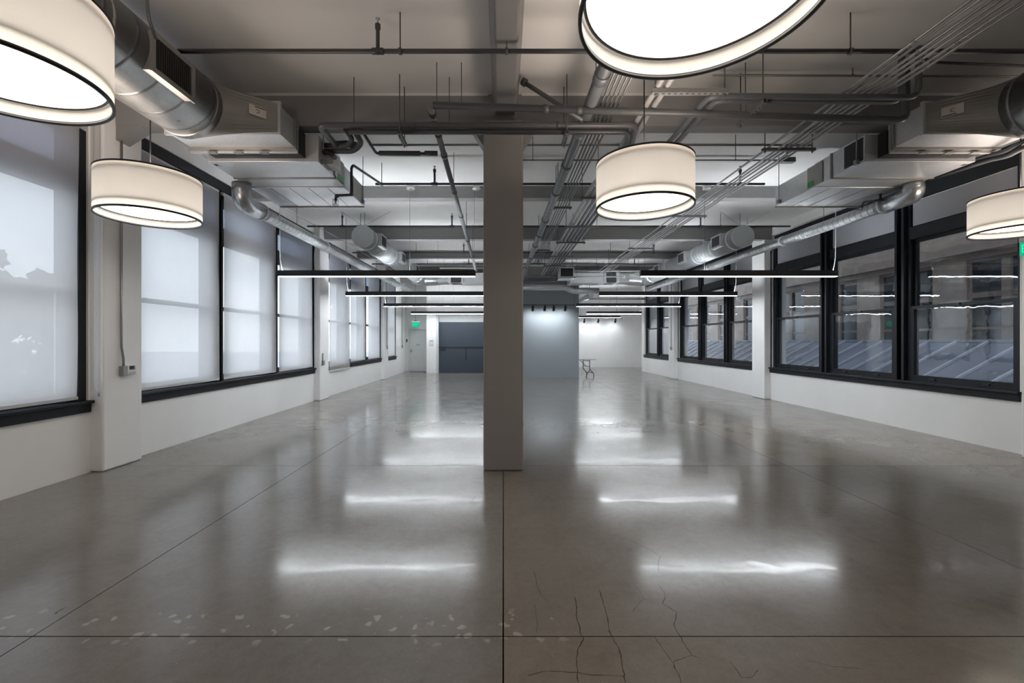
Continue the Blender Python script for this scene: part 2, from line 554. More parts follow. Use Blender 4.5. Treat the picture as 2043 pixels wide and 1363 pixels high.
floor = thing('floor', kind='structure', label='polished grey concrete floor cut into slabs by saw joints', cat='floor', loc=(1, 10, -0.12))
MB().box(-5.2, 8.6, -2.6, 25.8, -0.12, -0.05).build('slab_bed', M['groove'], floor)
fx = [-5.2, -2.42, 0.0, 3.45, 8.6]
fy = [-2.6, 2.28, 5.40, 8.50, 11.55, 14.60, 17.65, 25.8]
tone = {(3, 2): (1.22, 1.14, 1.02), (3, 3): (1.04, 1.0, 0.95), (1, 3): (0.84, 0.90, 0.92), (2, 3): (0.98, 1.0, 1.0),  # slab tones; near-right warmth and left coolness also carry lamp and window light
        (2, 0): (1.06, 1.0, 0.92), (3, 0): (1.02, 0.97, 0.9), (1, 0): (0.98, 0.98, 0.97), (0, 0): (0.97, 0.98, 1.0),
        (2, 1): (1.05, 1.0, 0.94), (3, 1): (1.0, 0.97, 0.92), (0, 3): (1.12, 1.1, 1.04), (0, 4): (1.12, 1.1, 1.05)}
for i in range(4):
    for j in range(7):
        g = 0.0035
        o = MB().box(fx[i] + g, fx[i + 1] - g, fy[j] + g, fy[j + 1] - g, -0.05, 0.0).build('floor_slab', M['floor'], floor)
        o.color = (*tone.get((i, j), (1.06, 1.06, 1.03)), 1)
# hairline cracks of the near right slab, laid out on the floor
def flo(px, py):
    y = F * HC / (py - VY)
    return Vector(((px - VX) * y / F, y, 0))
cracks = [
    ([(1146, 1190), (1152, 1212), (1150, 1232), (1158, 1262), (1164, 1276), (1152, 1298), (1150, 1330), (1154, 1362)], 0.005),
    ([(1196, 1178), (1202, 1200), (1212, 1230), (1216, 1262), (1232, 1290), (1240, 1310), (1244, 1340), (1248, 1362)], 0.005),
    ([(1052, 1350), (1090, 1338), (1150, 1343), (1200, 1348), (1246, 1350)], 0.003),
    ([(1312, 1166), (1328, 1186), (1322, 1204), (1350, 1222), (1344, 1246), (1362, 1280), (1380, 1308), (1342, 1322), (1318, 1290), (1306, 1272)], 0.0035),
    ([(1380, 1308), (1398, 1313)], 0.003), ([(1342, 1322), (1352, 1344), (1358, 1362)], 0.004),
    ([(1066, 1140), (1072, 1170), (1082, 1192), (1096, 1204)], 0.0025), ([(1066, 1206), (1072, 1240), (1070, 1262)], 0.0025),
    ([(1260, 1080), (1292, 1094), (1316, 1110), (1312, 1142)], 0.0025), ([(1272, 1170), (1284, 1196), (1262, 1220)], 0.002),
    ([(1456, 1320), (1480, 1352), (1500, 1352), (1512, 1336)], 0.0025), ([(1610, 1318), (1660, 1330), (1720, 1334)], 0.0022),
    ([(940, 1004), (944, 996), (950, 990)], 0.004), ([(108, 1226), (120, 1218), (132, 1212)], 0.007),
]
for pts, w in cracks:
    fp = [flo(*q) for q in pts]
    den = []
    for a, b in zip(fp[:-1], fp[1:]):
        for k in range(4):
            t = k / 4
            den.append(a.lerp(b, t) + Vector((random.uniform(-1, 1), random.uniform(-1, 1), 0)) * 0.004)
    den.append(fp[-1])
    vs, fs = [], []
    for i, p in enumerate(den):
        d = (den[min(i + 1, len(den) - 1)] - den[max(i - 1, 0)]).normalized()
        nrm = Vector((-d.y, d.x, 0)) * w * 0.5 * random.uniform(0.5, 1.3)
        vs += [p - nrm + Vector((0, 0, 0.0006)), p + nrm + Vector((0, 0, 0.0006))]
        if i: fs.append((2 * i - 2, 2 * i - 1, 2 * i + 1, 2 * i))
    MB().add(vs, fs).build('crack', M['crack'], floor)

MB().box(-5.2, 8.6, -2.6, 25.8, ZS, ZS + 0.2).build('ceiling', M['ceiling'], kind='structure', label='white plastered concrete ceiling slab between the grey beams', cat='ceiling')
MB().box(-5.2, 7.35, -2.6, 25.8, ZS + 0.2, 15).build('upper_shading_mass', M['stone'], kind='structure', label='unseen mass of the storeys above, added to darken the light well', cat='wall')  # unseen block of upper storeys, added so the light well stays dark

def holed_wall(name, x0, x1, yr, holes, zb, zt, m, label):
    ys = sorted({yr[0], yr[1], *[q for h in holes for q in h]})
    zs = [0, zb, zt, ZS]
    def solid(i, j, k):
        mid = (ys[j] + ys[j + 1]) / 2
        return not (k == 1 and any(a < mid < b for a, b in holes))
    return MB().grid([x0, x1], ys, zs, solid).build(name, m, kind='structure', label=label, cat='wall')

ZW0, ZW1 = 0.72, 4.24
LBAYS = [(1.43, 5.11, 2), (5.69, 11.21, 3), (11.79, 17.31, 3), (17.99, 19.75, 1)]
RBAYS = [(5.95, 11.5, 3), (12.08, 17.6, 3), (18.2, 21.8, 2)]
holed_wall('wall_left', XL - 0.4, XL, (-2.6, 21.8), [b[:2] for b in LBAYS], ZW0, ZW1, M['plaster'], 'white plastered wall with the shaded windows')
holed_wall('wall_right', XR, XR + 0.4, (-2.6, 22.0), [b[:2] for b in RBAYS], ZW0, ZW1, M['plaster'], 'white plastered wall with the dark framed windows')
MB().box(-5.2, 7.4, -2.8, -2.6, 0, ZS).build('wall_front', M['plaster'], kind='structure', label='white wall behind the camera', cat='wall')
# far end
MB().grid([3.0, 6.98, 7.45, 8.4], [YB - 0.03, YB, YB + 0.3], [0, ZS], lambda i, j, k: j == 1 or i != 1).build('wall_back', M['plaster'], kind='structure', label='white end wall behind the folding table', cat='wall')
MB().box(XR, 8.2, 22.0, 22.2, 0, ZS).build('wall_return', M['plaster'], kind='structure', label='white return wall beyond the last right window', cat='wall')
MB().box(8.2, 8.4, 22.2, YB, 0, ZS).build('wall_side', M['plaster'], kind='structure', label='white side wall of the far recess', cat='wall')
MB().box(0.30, 3.156, 18.5, 18.68, 0, ZS).build('wall_partition', M['partition'], kind='structure', label='blue-grey partition wall washed by four spotlights', cat='wall')
# elevator core with its opening, and the alcove with the exit door
EY = 20.76
MB().grid([-3.59, -3.05, -0.45, 3.2], [EY, EY + 0.35, 25.4], [0, 2.74, ZS],
          lambda i, j, k: not (i == 1 and j == 0 and k == 0)).build('wall_core', M['plaster'], kind='structure', label='white wall around the dark freight door', cat='wall')
MB().grid([-5.0, -4.61, -3.73, -3.59], [21.6, 21.9], [0, 2.1, ZS],
          lambda i, j, k: not (i == 1 and k == 0)).build('wall_alcove', M['alcove'], kind='structure', label='pale grey end wall around the exit door', cat='wall')

# pilasters
def pilaster(x0, x1, y0, y1, label):
    MB().box(x0, x1, y0, y1, 0, ZS).build('pilaster', M['plaster'], kind='structure', label=label, cat='pilaster', bevel=0.02)
pilaster(XL - 0.05, -4.63, 5.13, 5.69, 'white pilaster carrying the thermostat on the left wall')
pilaster(XL - 0.05, -4.63, 11.21, 11.79, 'white pilaster on the left wall behind the first long light')
pilaster(XL - 0.05, -4.63, 17.31, 17.89, 'farthest white pilaster on the left wall')
pilaster(6.77, XR + 0.05, 5.2, 5.80, 'white pilaster at the right edge of the photo')
pilaster(6.77, XR + 0.05, 11.5, 12.08, 'white pilaster on the right wall between the big window groups')
pilaster(6.77, XR + 0.05, 17.6, 18.18, 'farthest white pilaster on the right wall')

# column and beams
MB().box(-0.232, 0.232, 5.17, 5.64, 0, 4.10).build('column', M['column'], kind='structure', label='square grey column standing in mid floor', cat='column', bevel=0.02)
def xbeam(yc, depth, label, haunch=False):
    zb = ZS - depth
    poly = [(XL, yc - 0.10, zb), (XL, yc + 0.10, zb), (XL, yc + 0.13, ZS), (XL, yc - 0.13, ZS)]
    b = MB().prism(poly, (XR - XL, 0, 0)).build('beam', M['beam'], kind='structure', label=label, cat='beam', bevel=0.012)
    if haunch:
        MB().prism([(XL, yc - 0.128, ZS), (XL, yc - 0.128, ZS - 0.018), (XL, yc - 0.155, ZS)], (4.6, 0, 0)).build('cove', M['ceiling'], b)
        MB().prism([(0.22, yc - 0.128, ZS), (0.22, yc - 0.128, ZS - 0.018), (0.22, yc - 0.155, ZS)], (6.7, 0, 0)).build('cove', M['ceiling'], b)
        for xa, s, w, h in ((-0.232, -1, 0.16, 0.25), (0.232, 1, 0.16, 0.25), (-4.63, 1, 0.28, 0.17), (6.77, -1, 0.28, 0.17)):
            MB().prism([(xa, yc - 0.098, zb), (xa, yc - 0.098, zb - h), (xa + s * w, yc - 0.098, zb)], (0, 0.196, 0)).build('haunch', M['beam'], b)
xbeam(5.40, 0.36, 'deep grey cross beam over the near column', True)
xbeam(8.52, 0.225, 'shallow grey cross beam, second from the camera')
xbeam(11.57, 0.31, 'deep grey cross beam behind the two duct end caps')
xbeam(14.62, 0.225, 'shallow grey cross beam, fourth from the camera')
xbeam(17.67, 0.31, 'deep grey cross beam above the spotlight track')
xbeam(20.72, 0.225, 'farthest grey cross beam')
lb = MB().prism([(-0.132, -2.6, ZS), (-0.075, -2.6, 4.21), (0.133, -2.6, 4.21), (0.184, -2.6, ZS)], (0, 23.3, 0)).build('beam', M['beam'], kind='structure', label='narrow grey beam running lengthwise to the column', cat='beam', bevel=0.012)
MB().box(-0.066, 0.124, -2.6, 4.05, 4.185, 4.22).build('soffit_strip', M['beam'], lb, bevel=0.01)

# ------------------------------------------------------------------ windows
def window_bay(num, s, y0, y1, n, label):
    X0 = XL if s < 0 else XR
    off = 0.07 if s < 0 else 0.02
    X = lambda t: X0 + s * (t + (off if t > 0.0301 else 0))
    root = thing('window_%d' % num, label, 'window', (X0 + s * 0.15, (y0 + y1) / 2, ZW0), kind='structure')
    fr = M['frame']
    def bx(name, t0, t1, a, b, z0, z1, par=root, bev=0.006):
        return MB().box(X(t0), X(t1), a, b, z0, z1).build(name, fr, par, bevel=bev)
    bx('apron', -0.025, 0.10, y0 - 0.015, y1 + 0.015, ZW0 - 0.02, 0.80)
    bx('sill', -0.06, 0.30, y0 - 0.02, y1 + 0.02, 0.80, 0.835)
    bx('head', 0.022 if s < 0 else 0.08, 0.22, y0, y1, 4.08 if s < 0 else 3.93, ZW1)
    if s < 0: bx('head_filler', 0.10, 0.22, y0, y1, 3.93, 4.08)
    bx('jamb', 0.022 if s < 0 else 0.05, 0.22, y0, y0 + 0.09, 0.835, 3.93)
    bx('jamb', 0.022 if s < 0 else 0.05, 0.22, y1 - 0.09, y1, 0.835, 3.93)
    u = (y1 - y0) / n
    mw = 0.15
    for k in range(1, n):
        c = y0 + k * u
        mu = MB().grid([X(t) for t in ((0.028, 0.07, 0.22) if s > 0 else (0.22, 0.07, 0.028))],
                       [c - mw, c - 0.09, c - 0.045, c + 0.045, c + 0.09, c + mw], [0.835, 3.93],
                       lambda i, j, k2, s=s: (i == (1 if s > 0 else 0)) or j in (1, 3)).build('mullion', fr, root)
    for k in range(n):
        a = y0 + k * u + (mw if k else 0.09)
        b = y0 + (k + 1) * u - (mw if k < n - 1 else 0.09)
        bx('transom_bar', 0.06, 0.20, a, b, 3.26, 3.47)
        g = M['glass'] if s > 0 else M['glass_left']
        xs = sorted((X(0.13), X(0.18)))
        ts = MB().ring('x', *xs, a, b, 3.47, 3.93, 0.05).build('transom_sash', fr, root)
        MB().box(X(0.152), X(0.157), a + 0.05, b - 0.05, 3.52, 3.88).build('pane', M['glass_tint'] if s < 0 else g, ts)
        us = MB().ring('x', *xs, a, b, 2.05, 3.26, 0.055).build('upper_sash', fr, root)
        MB().box(X(0.152), X(0.157), a + 0.055, b - 0.055, 2.105, 3.205).build('pane', M['glass_old'] if s > 0 else g, us)
        xs = sorted((X(0.07), X(0.125)))
        ls = MB().ring('x', *xs, a, b, 0.835, 2.11, 0.065, tb=0.10, tt=0.05).build('lower_sash', fr, root)
        MB().box(X(0.095), X(0.10), a + 0.065, b - 0.065, 0.935, 2.06).build('pane', M['glass_old'] if (s > 0 and num == 5) else g, ls)
        if s > 0:
            for q in (0.25, 0.75):
                c = a + (b - a) * q
                MB().box(X(0.05), X(0.07), c - 0.05, c + 0.05, 0.87, 0.895).build('sash_lift', M['black'], ls)
            c = (a + b) / 2
            MB().box(X(0.055), X(0.07), c - 0.03, c + 0.03, 2.075, 2.11).build('sash_lock', M['black'], ls)
    return root
window_bay(1, -1, *LBAYS[0], 'tall shaded window at the left edge of the photo')
window_bay(2, -1, *LBAYS[1], 'three tall shaded windows behind the hanging drum lamp on the left')
window_bay(3, -1, *LBAYS[2], 'three tall shaded windows in the far left bay with bright gaps')
window_bay(4, -1, *LBAYS[3], 'single narrow shaded window near the exit door')
window_bay(5, 1, *RBAYS[0], 'three large dark framed sash windows nearest on the right wall')
window_bay(6, 1, *RBAYS[1], 'three dark framed sash windows in the middle of the right wall')
window_bay(7, 1, *RBAYS[2], 'pair of dark framed sash windows at the far end of the right wall')

# roller shades on the left
def shade(y0, y1, z0, z1, x, label, curl=0.0, group='white roller shades on the left wall'):
    t = thing('roller_shade', label, 'shade', (x, (y0 + y1) / 2, z0), group)
    ny, nz = 24, 30
    vs = []
    for k in range(nz + 1):
        for j in range(ny + 1):
            a, c = j / ny, k / nz
            z = z0 + (z1 - z0) * c
            e = max(0, (abs(a - 0.5) - 0.40) / 0.10)
            yy = y0 + (y1 - y0) * a
            if a > 0.5: yy -= curl * e * (0.5 + 0.5 * math.sin(c * 2.8 + 0.6)) * (1 - c)
            dx = 0.006 * math.sin(a * 9 + c * 2) + curl * 0.35 * e * (1 - c) * math.sin(c * 7)
            vs.append((x + dx, yy, z))
    fs = []
    for k in range(nz):
        for j in range(ny):
            q = k * (ny + 1) + j
            fs.append((q, q + 1, q + ny + 2, q + ny + 1))
    MB().add(vs, fs, True).build('fabric', M['shade'], t)
    MB().box(x - 0.006, x + 0.006, y0 + 0.01, y1 - 0.01 - curl * 0.3, z0 - 0.012, z0 + 0.022).build('hem_bar', M['shade_hem'], t)
    MB().tube([(x - 0.03, y0, z1 + 0.005), (x - 0.03, y1, z1 + 0.005)], 0.028, 12).build('roller', M['shade_hem'], t)
    return t
sx_ = XL - 0.012
shade(1.50, 5.02, 0.87, 4.04, sx_, 'white roller shade at the left edge showing blurred sky, its edge curling', 0.05)
shade(5.72, 7.49, 0.87, 4.04, sx_, 'white roller shade right after the thermostat pilaster')
shade(7.60, 9.36, 0.87, 4.04, sx_, 'white roller shade in the middle of the three behind the drum lamp')
shade(9.48, 11.15, 0.87, 4.04, sx_, 'white roller shade just before the second left pilaster')
shade(12.0, 13.60, 0.69, 4.04, XL + 0.075, 'white roller shade hanging lower than the others, over the sill')
shade(13.92, 15.42, 0.87, 4.04, sx_, 'white roller shade between two bright vertical gaps')
shade(15.74, 17.22, 0.87, 4.04, sx_, 'white roller shade just before the farthest left pilaster')
shade(18.08, 19.62, 0.87, 4.04, sx_, 'narrow white roller shade on the single window near the exit door')
# bead chain of the nearest shade
ch = thing('shade_chain', 'white bead chain loop hanging beside the nearest left pilaster', 'chain', (-4.72, 5.10, 1.0))
MB().tube(fillet([(-4.70, 5.10, 4.05), (-4.70, 5.10, 0.98), (-4.665, 5.105, 0.92), (-4.64, 5.11, 0.98), (-4.64, 5.11, 4.05)], 0.03, 5), 0.0035, 6).build('bead_cord', M['white_cord'], ch)
MB().tube([(-4.655, 5.107, 0.925), (-4.655, 5.107, 0.88)], 0.008, 8).build('cord_weight', M['steel_box'], ch)

# grey shades over the right transoms
names = ['nearest right-hand window', 'second window from the right edge', 'third window from the right edge',
         'near window of the middle right group', 'centre window of the middle right group', 'far window of the middle right group',
         'near window of the far right pair', 'far window of the far right pair']
q = 0
for (a0, a1, n) in RBAYS:
    u = (a1 - a0) / n
    for k in range(n):
        a = a0 + k * u + (0.15 if k else 0.09)
        b = a0 + (k + 1) * u - (0.15 if k < n - 1 else 0.09)
        t = thing('transom_shade', 'flat grey fabric shade over the transom of the ' + names[q], 'shade', (XR + 0.12, (a + b) / 2, 3.47), 'grey shades over the right-hand transoms')
        MB().box(XR + 0.118, XR + 0.121, a + 0.02, b - 0.02, 3.49, 3.905).build('fabric', M['shade_grey'], t)
        MB().tube([(XR + 0.125, a + 0.02, 3.912), (XR + 0.125, b - 0.02, 3.912)], 0.012, 8).build('roller', M['shade_hem'], t)
        q += 1

# ------------------------------------------------------------------ outside
MB().box(-600, 60, -500, 600, -6.3, -6.0).build('ground', M['ground'], kind='structure', label='grey street level far below the windows', cat='ground')
FX = 14.0
nb = thing('neighbouring_building', 'brown stone building with timber windows across the light well', 'building', (FX, 16, -6))
wy = [9.3 + 3.1 * k for k in range(-3, 10)]
ys = [-6.0]
for c in wy: ys += [c - 1.05, c + 1.05]
ys += [45.0]
zs = [-6, 0.9, 3.95, 5.6, 8.6, 10.2, 13.2, 16]
MB().grid([FX, FX + 0.45], ys, zs, lambda i, j, k: not (j % 2 == 1 and k % 2 == 1)).build('wall', M['stone'], nb)
MB().box(FX + 0.44, FX + 0.9, -6, 45, -6, 16).build('back_wall', M['stone'], nb)
for zc in (4.15, 8.85):
    MB().box(FX - 0.14, FX, -6, 45, zc, zc + 0.28).build('stone_course', M['stone'], nb)
for c in wy:
    for r, (z0, z1) in enumerate(((0.9, 3.95), (5.6, 8.6))):
        if r and not 8 < c < 30: continue
        w = MB().ring('x', FX + 0.06, FX + 0.22, c - 1.05, c + 1.05, z0, z1, 0.09).build('window_frame', M['stone_trim'], nb)
        MB().box(FX + 0.05, FX + 0.2, c - 0.11, c + 0.11, z0 + 0.09, z1 - 0.09).build('post', M['stone_trim'], w)
        for d in (-1, 1):
            a, b = sorted((c + d * 0.11, c + d * 0.96))
            MB().box(FX + 0.10, FX + 0.18, a, b, z0 + 1.9, z0 + 2.05).build('rail', M['stone_trim'], w)
            MB().box(FX + 0.10, FX + 0.18, a, b, z0 + 0.95, z0 + 1.03).build('rail', M['stone_trim'], w)
            MB().box(FX + 0.13, FX + 0.15, a, b, z0 + 0.09, z1 - 0.09).build('pane', M['far_glass'], w)
# ridge skylight standing in the light well
sk = thing('roof_skylight', 'ridged glass skylight with pale ribs outside the right windows', 'skylight', (11, 14, -1))
RX, RZ, EX0, EZ = 11.6, 1.50, 8.0, -0.45
MB().prism([(EX0, 2, EZ), (RX, 2, RZ), (13.6, 2, 0.42), (13.6, 2, 0.37), (RX, 2, RZ - 0.06), (EX0, 2, EZ - 0.06)], (0, 36, 0)).build('glazing', M['skylight'], sk)
MB().box(RX - 0.06, RX + 0.06, 2, 38, RZ - 0.02, RZ + 0.05).build('ridge_cap', M['skylight_rib'], sk)
dz = (RZ - EZ) / (RX - EX0)
rib = None
for k in range(48):
    y = 2.4 + k * 0.74
    if rib is None:
        rib = MB().prism([(EX0, y, EZ), (EX0, y + 0.042, EZ), (EX0, y + 0.042, EZ + 0.06), (EX0, y, EZ + 0.06)], (RX - EX0, 0, RZ - EZ)).build('rib', M['skylight_rib'], sk)
        r0 = rib.location.copy()
    else:
        c = rib.copy()
        c.location = r0 + Vector((0, k * 0.74, 0))
        col.objects.link(c)
MB().box(7.6, 14, 2, 38, -1.0, -0.55).build('kerb_roof', M['stone'], sk)

# a tree beyond the left windows
tr = thing('street_tree', 'dark tree crown showing faintly through the leftmost shade', 'tree', (-25, 20.5, -6))
MB().tube([(-25, 20.5, -6), (-25.2, 20.6, -1), (-24.8, 20.4, 3)], [0.35, 0.25, 0.1], 10).build('trunk', M['bark'], tr)
mb = MB()
rr = random.Random(3)
for k in range(1600):
    a, e, q = rr.uniform(0, 2 * PI), rr.uniform(-1, 1), rr.uniform(0.5, 1)
    w = math.sqrt(1 - e * e) if e > 0 else 1.0
    p = Vector((-23.6 + 3.0 * q * math.cos(a) * w, 20.5 + 5.2 * q * math.sin(a) * w, 2.0 + (3.1 * q * e * (0.8 + 0.35 * math.sin(a * 3)) if e > 0 else 7.0 * e)))
    d = [Vector((rr.gauss(0, 1), rr.gauss(0, 1), rr.gauss(0, 1))).normalized() * 0.6 for _ in range(3)]
    mb.add([p + d[0], p + d[1], p + d[2], p - d[0] * 0.8], [(0, 1, 2), (0, 2, 3), (0, 3, 1), (1, 3, 2)])
mb.build('foliage', M['leaf'], tr, kind='stuff')

# ------------------------------------------------------------------ freight door, exit door and fittings of the far end
ed = thing('door_1', 'dark blue freight elevator door split across the middle', 'door', (-1.75, EY + 0.2, 0), kind='structure')
fy0 = EY + 0.14
MB().box(-3.05, -0.45, fy0, fy0 + 0.06, 1.22, 2.40).build('upper_leaf', M['elevator'], ed)
MB().box(-3.05, -0.45, fy0 - 0.03, fy0 + 0.05, 0.0, 1.20).build('lower_leaf', M['elevator'], ed)
MB().box(-3.05, -0.45, fy0 - 0.045, fy0 - 0.031, 1.17, 1.235).build('astragal', M['elevator_line'], ed)
MB().box(-2.95, -2.70, fy0 - 0.08, fy0 - 0.031, 1.10, 1.15).build('latch', M['elevator_line'], ed)
MB().box(-1.78, -1.72, fy0 - 0.05, fy0 - 0.031, 0.60, 1.17).build('pull_strap', M['elevator_line'], ed)
MB().box(-3.05, -0.45, fy0 - 0.01, fy0 + 0.07, 2.40, 2.74).build('header_panel', M['wood_rim'], ed)
tr1 = thing('trim_1', 'pale steel jamb strip along the left of the freight door', 'trim', (-3.1, EY, 0), kind='structure')
MB().box(-3.14, -3.03, EY - 0.025, EY + 0.14, 0, 2.76).build('jamb_strip', M['wood_rim'], tr1)
MB().box(-3.14, -0.40, EY - 0.025, EY + 0.02, 2.74, 2.80).build('head_strip', M['wood_rim'], tr1)

d2 = thing('door_2', 'off-white exit door with a lever handle under the green sign', 'door', (-4.17, 21.65, 0), kind='structure')
MB().box(-4.58, -3.76, 21.66, 21.71, 0.02, 2.07).build('leaf', M['door_white'], d2)
MB().ring('y', 21.59, 21.72, -4.62, -3.72, 0.0, 2.11, 0.04, tb=0.001).build('door_frame', M['door_white'], d2)
hd = MB().tube([(-4.50, 21.66, 1.02), (-4.50, 21.60, 1.02), (-4.39, 21.60, 1.02)], 0.012, 8).build('lever', M['steel_box'], d2)
MB().box(-4.54, -4.46, 21.65, 21.66, 0.95, 1.10).build('lock_plate', M['steel_box'], d2)
MB().box(-4.25, -4.05, 21.652, 21.66, 1.30, 1.34).build('notice_strip', M['steel_box'], d2)
MB().box(-4.585, -3.755, 21.63, 21.66, 0.0, 0.02).build('threshold', M['black'], d2)

def exit_sign(p, w, h, label, rod_top):
    t = thing('exit_sign', label, 'exit sign', p)
    x, y, z = p
    MB().box(x - w / 2 - 0.03, x + w / 2 + 0.03, y - 0.03, y + 0.03, z + h, z + h + 0.055).build('housing', M['white_plastic'], t)
    MB().box(x - w / 2, x + w / 2, y - 0.006, y + 0.006, z, z + h).build('panel', M['exit_dim'], t)
    vs, fs = text_mesh('EXIT', h * 0.95)
    wid = max(v.x for v in vs) - min(v.x for v in vs)
    k = min(1, w * 0.9 / wid)
    MB().add([(x + v.x * k, y - 0.009 - v.z, z + h / 2 + v.y) for v in vs], fs).build('lettering', M['exit'], t)
    MB().box(x - 0.06, x + 0.06, y - 0.03, y + 0.03, z + h + 0.055, z + h + 0.085).build('mount', M['black'], t)
    if rod_top:
        MB().tube([(x, y, z + h + 0.08), (x, y, rod_top)], 0.006, 6).build('stem', M['rod'], t)
    return t
exit_sign((P(829, 0, 20.9).x, 20.9, 2.16), 0.32, 0.24, 'green lit EXIT sign hanging in front of the far off-white door', ZS)
es = thing('exit_sign', 'green lit EXIT sign cut off by the right edge of the photo', 'exit sign', (6.86, 5.72, 2.62))
MB().box(6.74, 6.77, 5.50, 5.80, 2.80, 2.86).build('housing', M['white_plastic'], es)
MB().box(6.750, 6.762, 5.50, 5.80, 2.62, 2.80).build('panel', M['exit_dim'], es)
vs, fs = text_mesh('EXIT', 0.15)
MB().add([(6.748 - v.z, 5.65 - v.x * 0.85, 2.71 + v.y) for v in vs], fs).build('lettering', M['exit'], es)

t = MB().box(-4.73, -4.66, 21.585, 21.6, 1.45, 1.60).build('wall_sign', M['black'], label='small black square sign on the wall beside the exit door', cat='sign')
MB().box(-4.72, -4.67, 21.583, 21.586, 1.485, 1.49).build('print_line', M['white_plastic'], t)
ns = thing('notice', 'small paper notice on the white wall between the two far doors', 'notice', (-3.36, EY - 0.005, 1.28))
MB().box(-3.48, -3.24, EY - 0.006, EY, 1.27, 1.56).build('sheet', M['white_plastic'], ns)
MB().box(-3.44, -3.28, EY - 0.008, EY - 0.006, 1.50, 1.535).build('print_line', M['steel_box'], ns)
MB().ring('y', EY - 0.008, EY - 0.006, -3.45, -3.27, 1.33, 1.48, 0.02).build('print_frame', M['wood_rim'], ns)
MB().box(-3.46, -3.26, EY - 0.008, EY - 0.006, 1.28, 1.30).build('print_line', M['steel_box'], ns)

# wall conduits with boxes
def wall_conduit(p, axis, ztop, label, box=True):
    """vertical conduit on a wall face dropping to a switch box; axis = outward direction of the wall face"""
    t = thing('wall_conduit', label, 'conduit', p)
    x, y, z = p
    ax = Vector(axis)
    c = Vector(p) + ax * 0.016
    MB().tube([c + Vector((0, 0, 0.05)), Vector((c.x, c.y, ztop))], 0.012, 8).build('pipe', M['emt'], t)
    e = Vector((abs(ax.y), abs(ax.x), 0)) * 0.045
    b0, b1 = Vector(p) - e, Vector(p) + e + ax * 0.05
    MB().box(b0.x, b1.x, b0.y, b1.y, z - 0.06, z + 0.06).build('switch_box', M['steel_box'], t, bevel=0.004)
    return t
wall_conduit((-4.63, 17.6, 1.25), (1, 0, 0), ZS, 'thin conduit dropping to a switch box on the farthest left pilaster')
wall_conduit((XL, 20.9, 1.25), (1, 0, 0), ZS, 'thin conduit dropping to a box on the left wall near the exit door')
wall_conduit((6.77, 17.85, 1.22), (-1, 0, 0), ZS, 'thin conduit dropping to a box on the farthest right pilaster')
wall_conduit((-4.63, 11.35, 0.95), (1, 0, 0), 1.2, 'small outlet box low on the second left pilaster')
# thermostat on the near pilaster
th = thing('thermostat', 'white thermostat with a green display on the nearest left pilaster', 'thermostat', (-4.63, 5.45, 1.12))
MB().box(-4.63, -4.575, 5.345, 5.41, 1.10, 1.215).build('junction_box', M['steel_box'], th, bevel=0.004)
MB().box(-4.63, -4.595, 5.405, 5.56, 1.105, 1.22).build('case', M['white_plastic'], th, bevel=0.006)
MB().box(-4.596, -4.592, 5.455, 5.53, 1.165, 1.21).build('display', M['lcd'], th)
for k in range(3):
    MB().box(-4.596, -4.591, 5.45 + 0.035 * k, 5.465 + 0.035 * k, 1.12, 1.13).build('button', M['steel_box'], th)
MB().tube(fillet([(-4.60, 5.375, 1.215), (-4.60, 5.375, 1.30), (-4.612, 5.36, 1.45), (-4.612, 5.36, 3.95)], 0.04), 0.013, 8).build('conduit', M['emt'], th)

# ------------------------------------------------------------------ folding table behind the partition
ft = thing('folding_table', 'grey folding table with dark bent legs behind the partition wall', 'table', (3.3, 19.1, 0))
MB().box(2.12, 3.93, 18.78, 19.52, 0.705, 0.74).build('table_top', M['table_top'], ft, bevel=0.008)
for xa, xb in ((2.36, 2.24), (3.68, 3.50)):
    def lg(x, y, dy):
        return MB().tube(fillet([(x + 0.16, y - dy, 0.0), (x + 0.16, y - dy, 0.14), (x, y, 0.30), (x, y, 0.70)], 0.06), 0.018, 8).build('leg', M['table_leg'], ft)
    lg(xa, 18.88, 0.05)
    lg(xb, 19.42, -0.05)
    for z, e in ((0.155, 0.15), (0.66, 0.0), (0.42, 0.0)):
        MB().tube([(xa + e, 18.86, z), (xb + e, 19.44, z)], 0.013, 8).build('crossbar', M['table_leg'], ft)
    MB().tube([((xa + xb) / 2, 19.15, 0.42), ((xa + xb) / 2 - 0.30, 19.15, 0.70)], 0.012, 8).build('brace', M['table_leg'], ft)
    MB().tube([(xa, 18.88, 0.30), (xa - 0.16, 18.84, 0.0)], 0.014, 8).build('leg', M['table_leg'], ft)

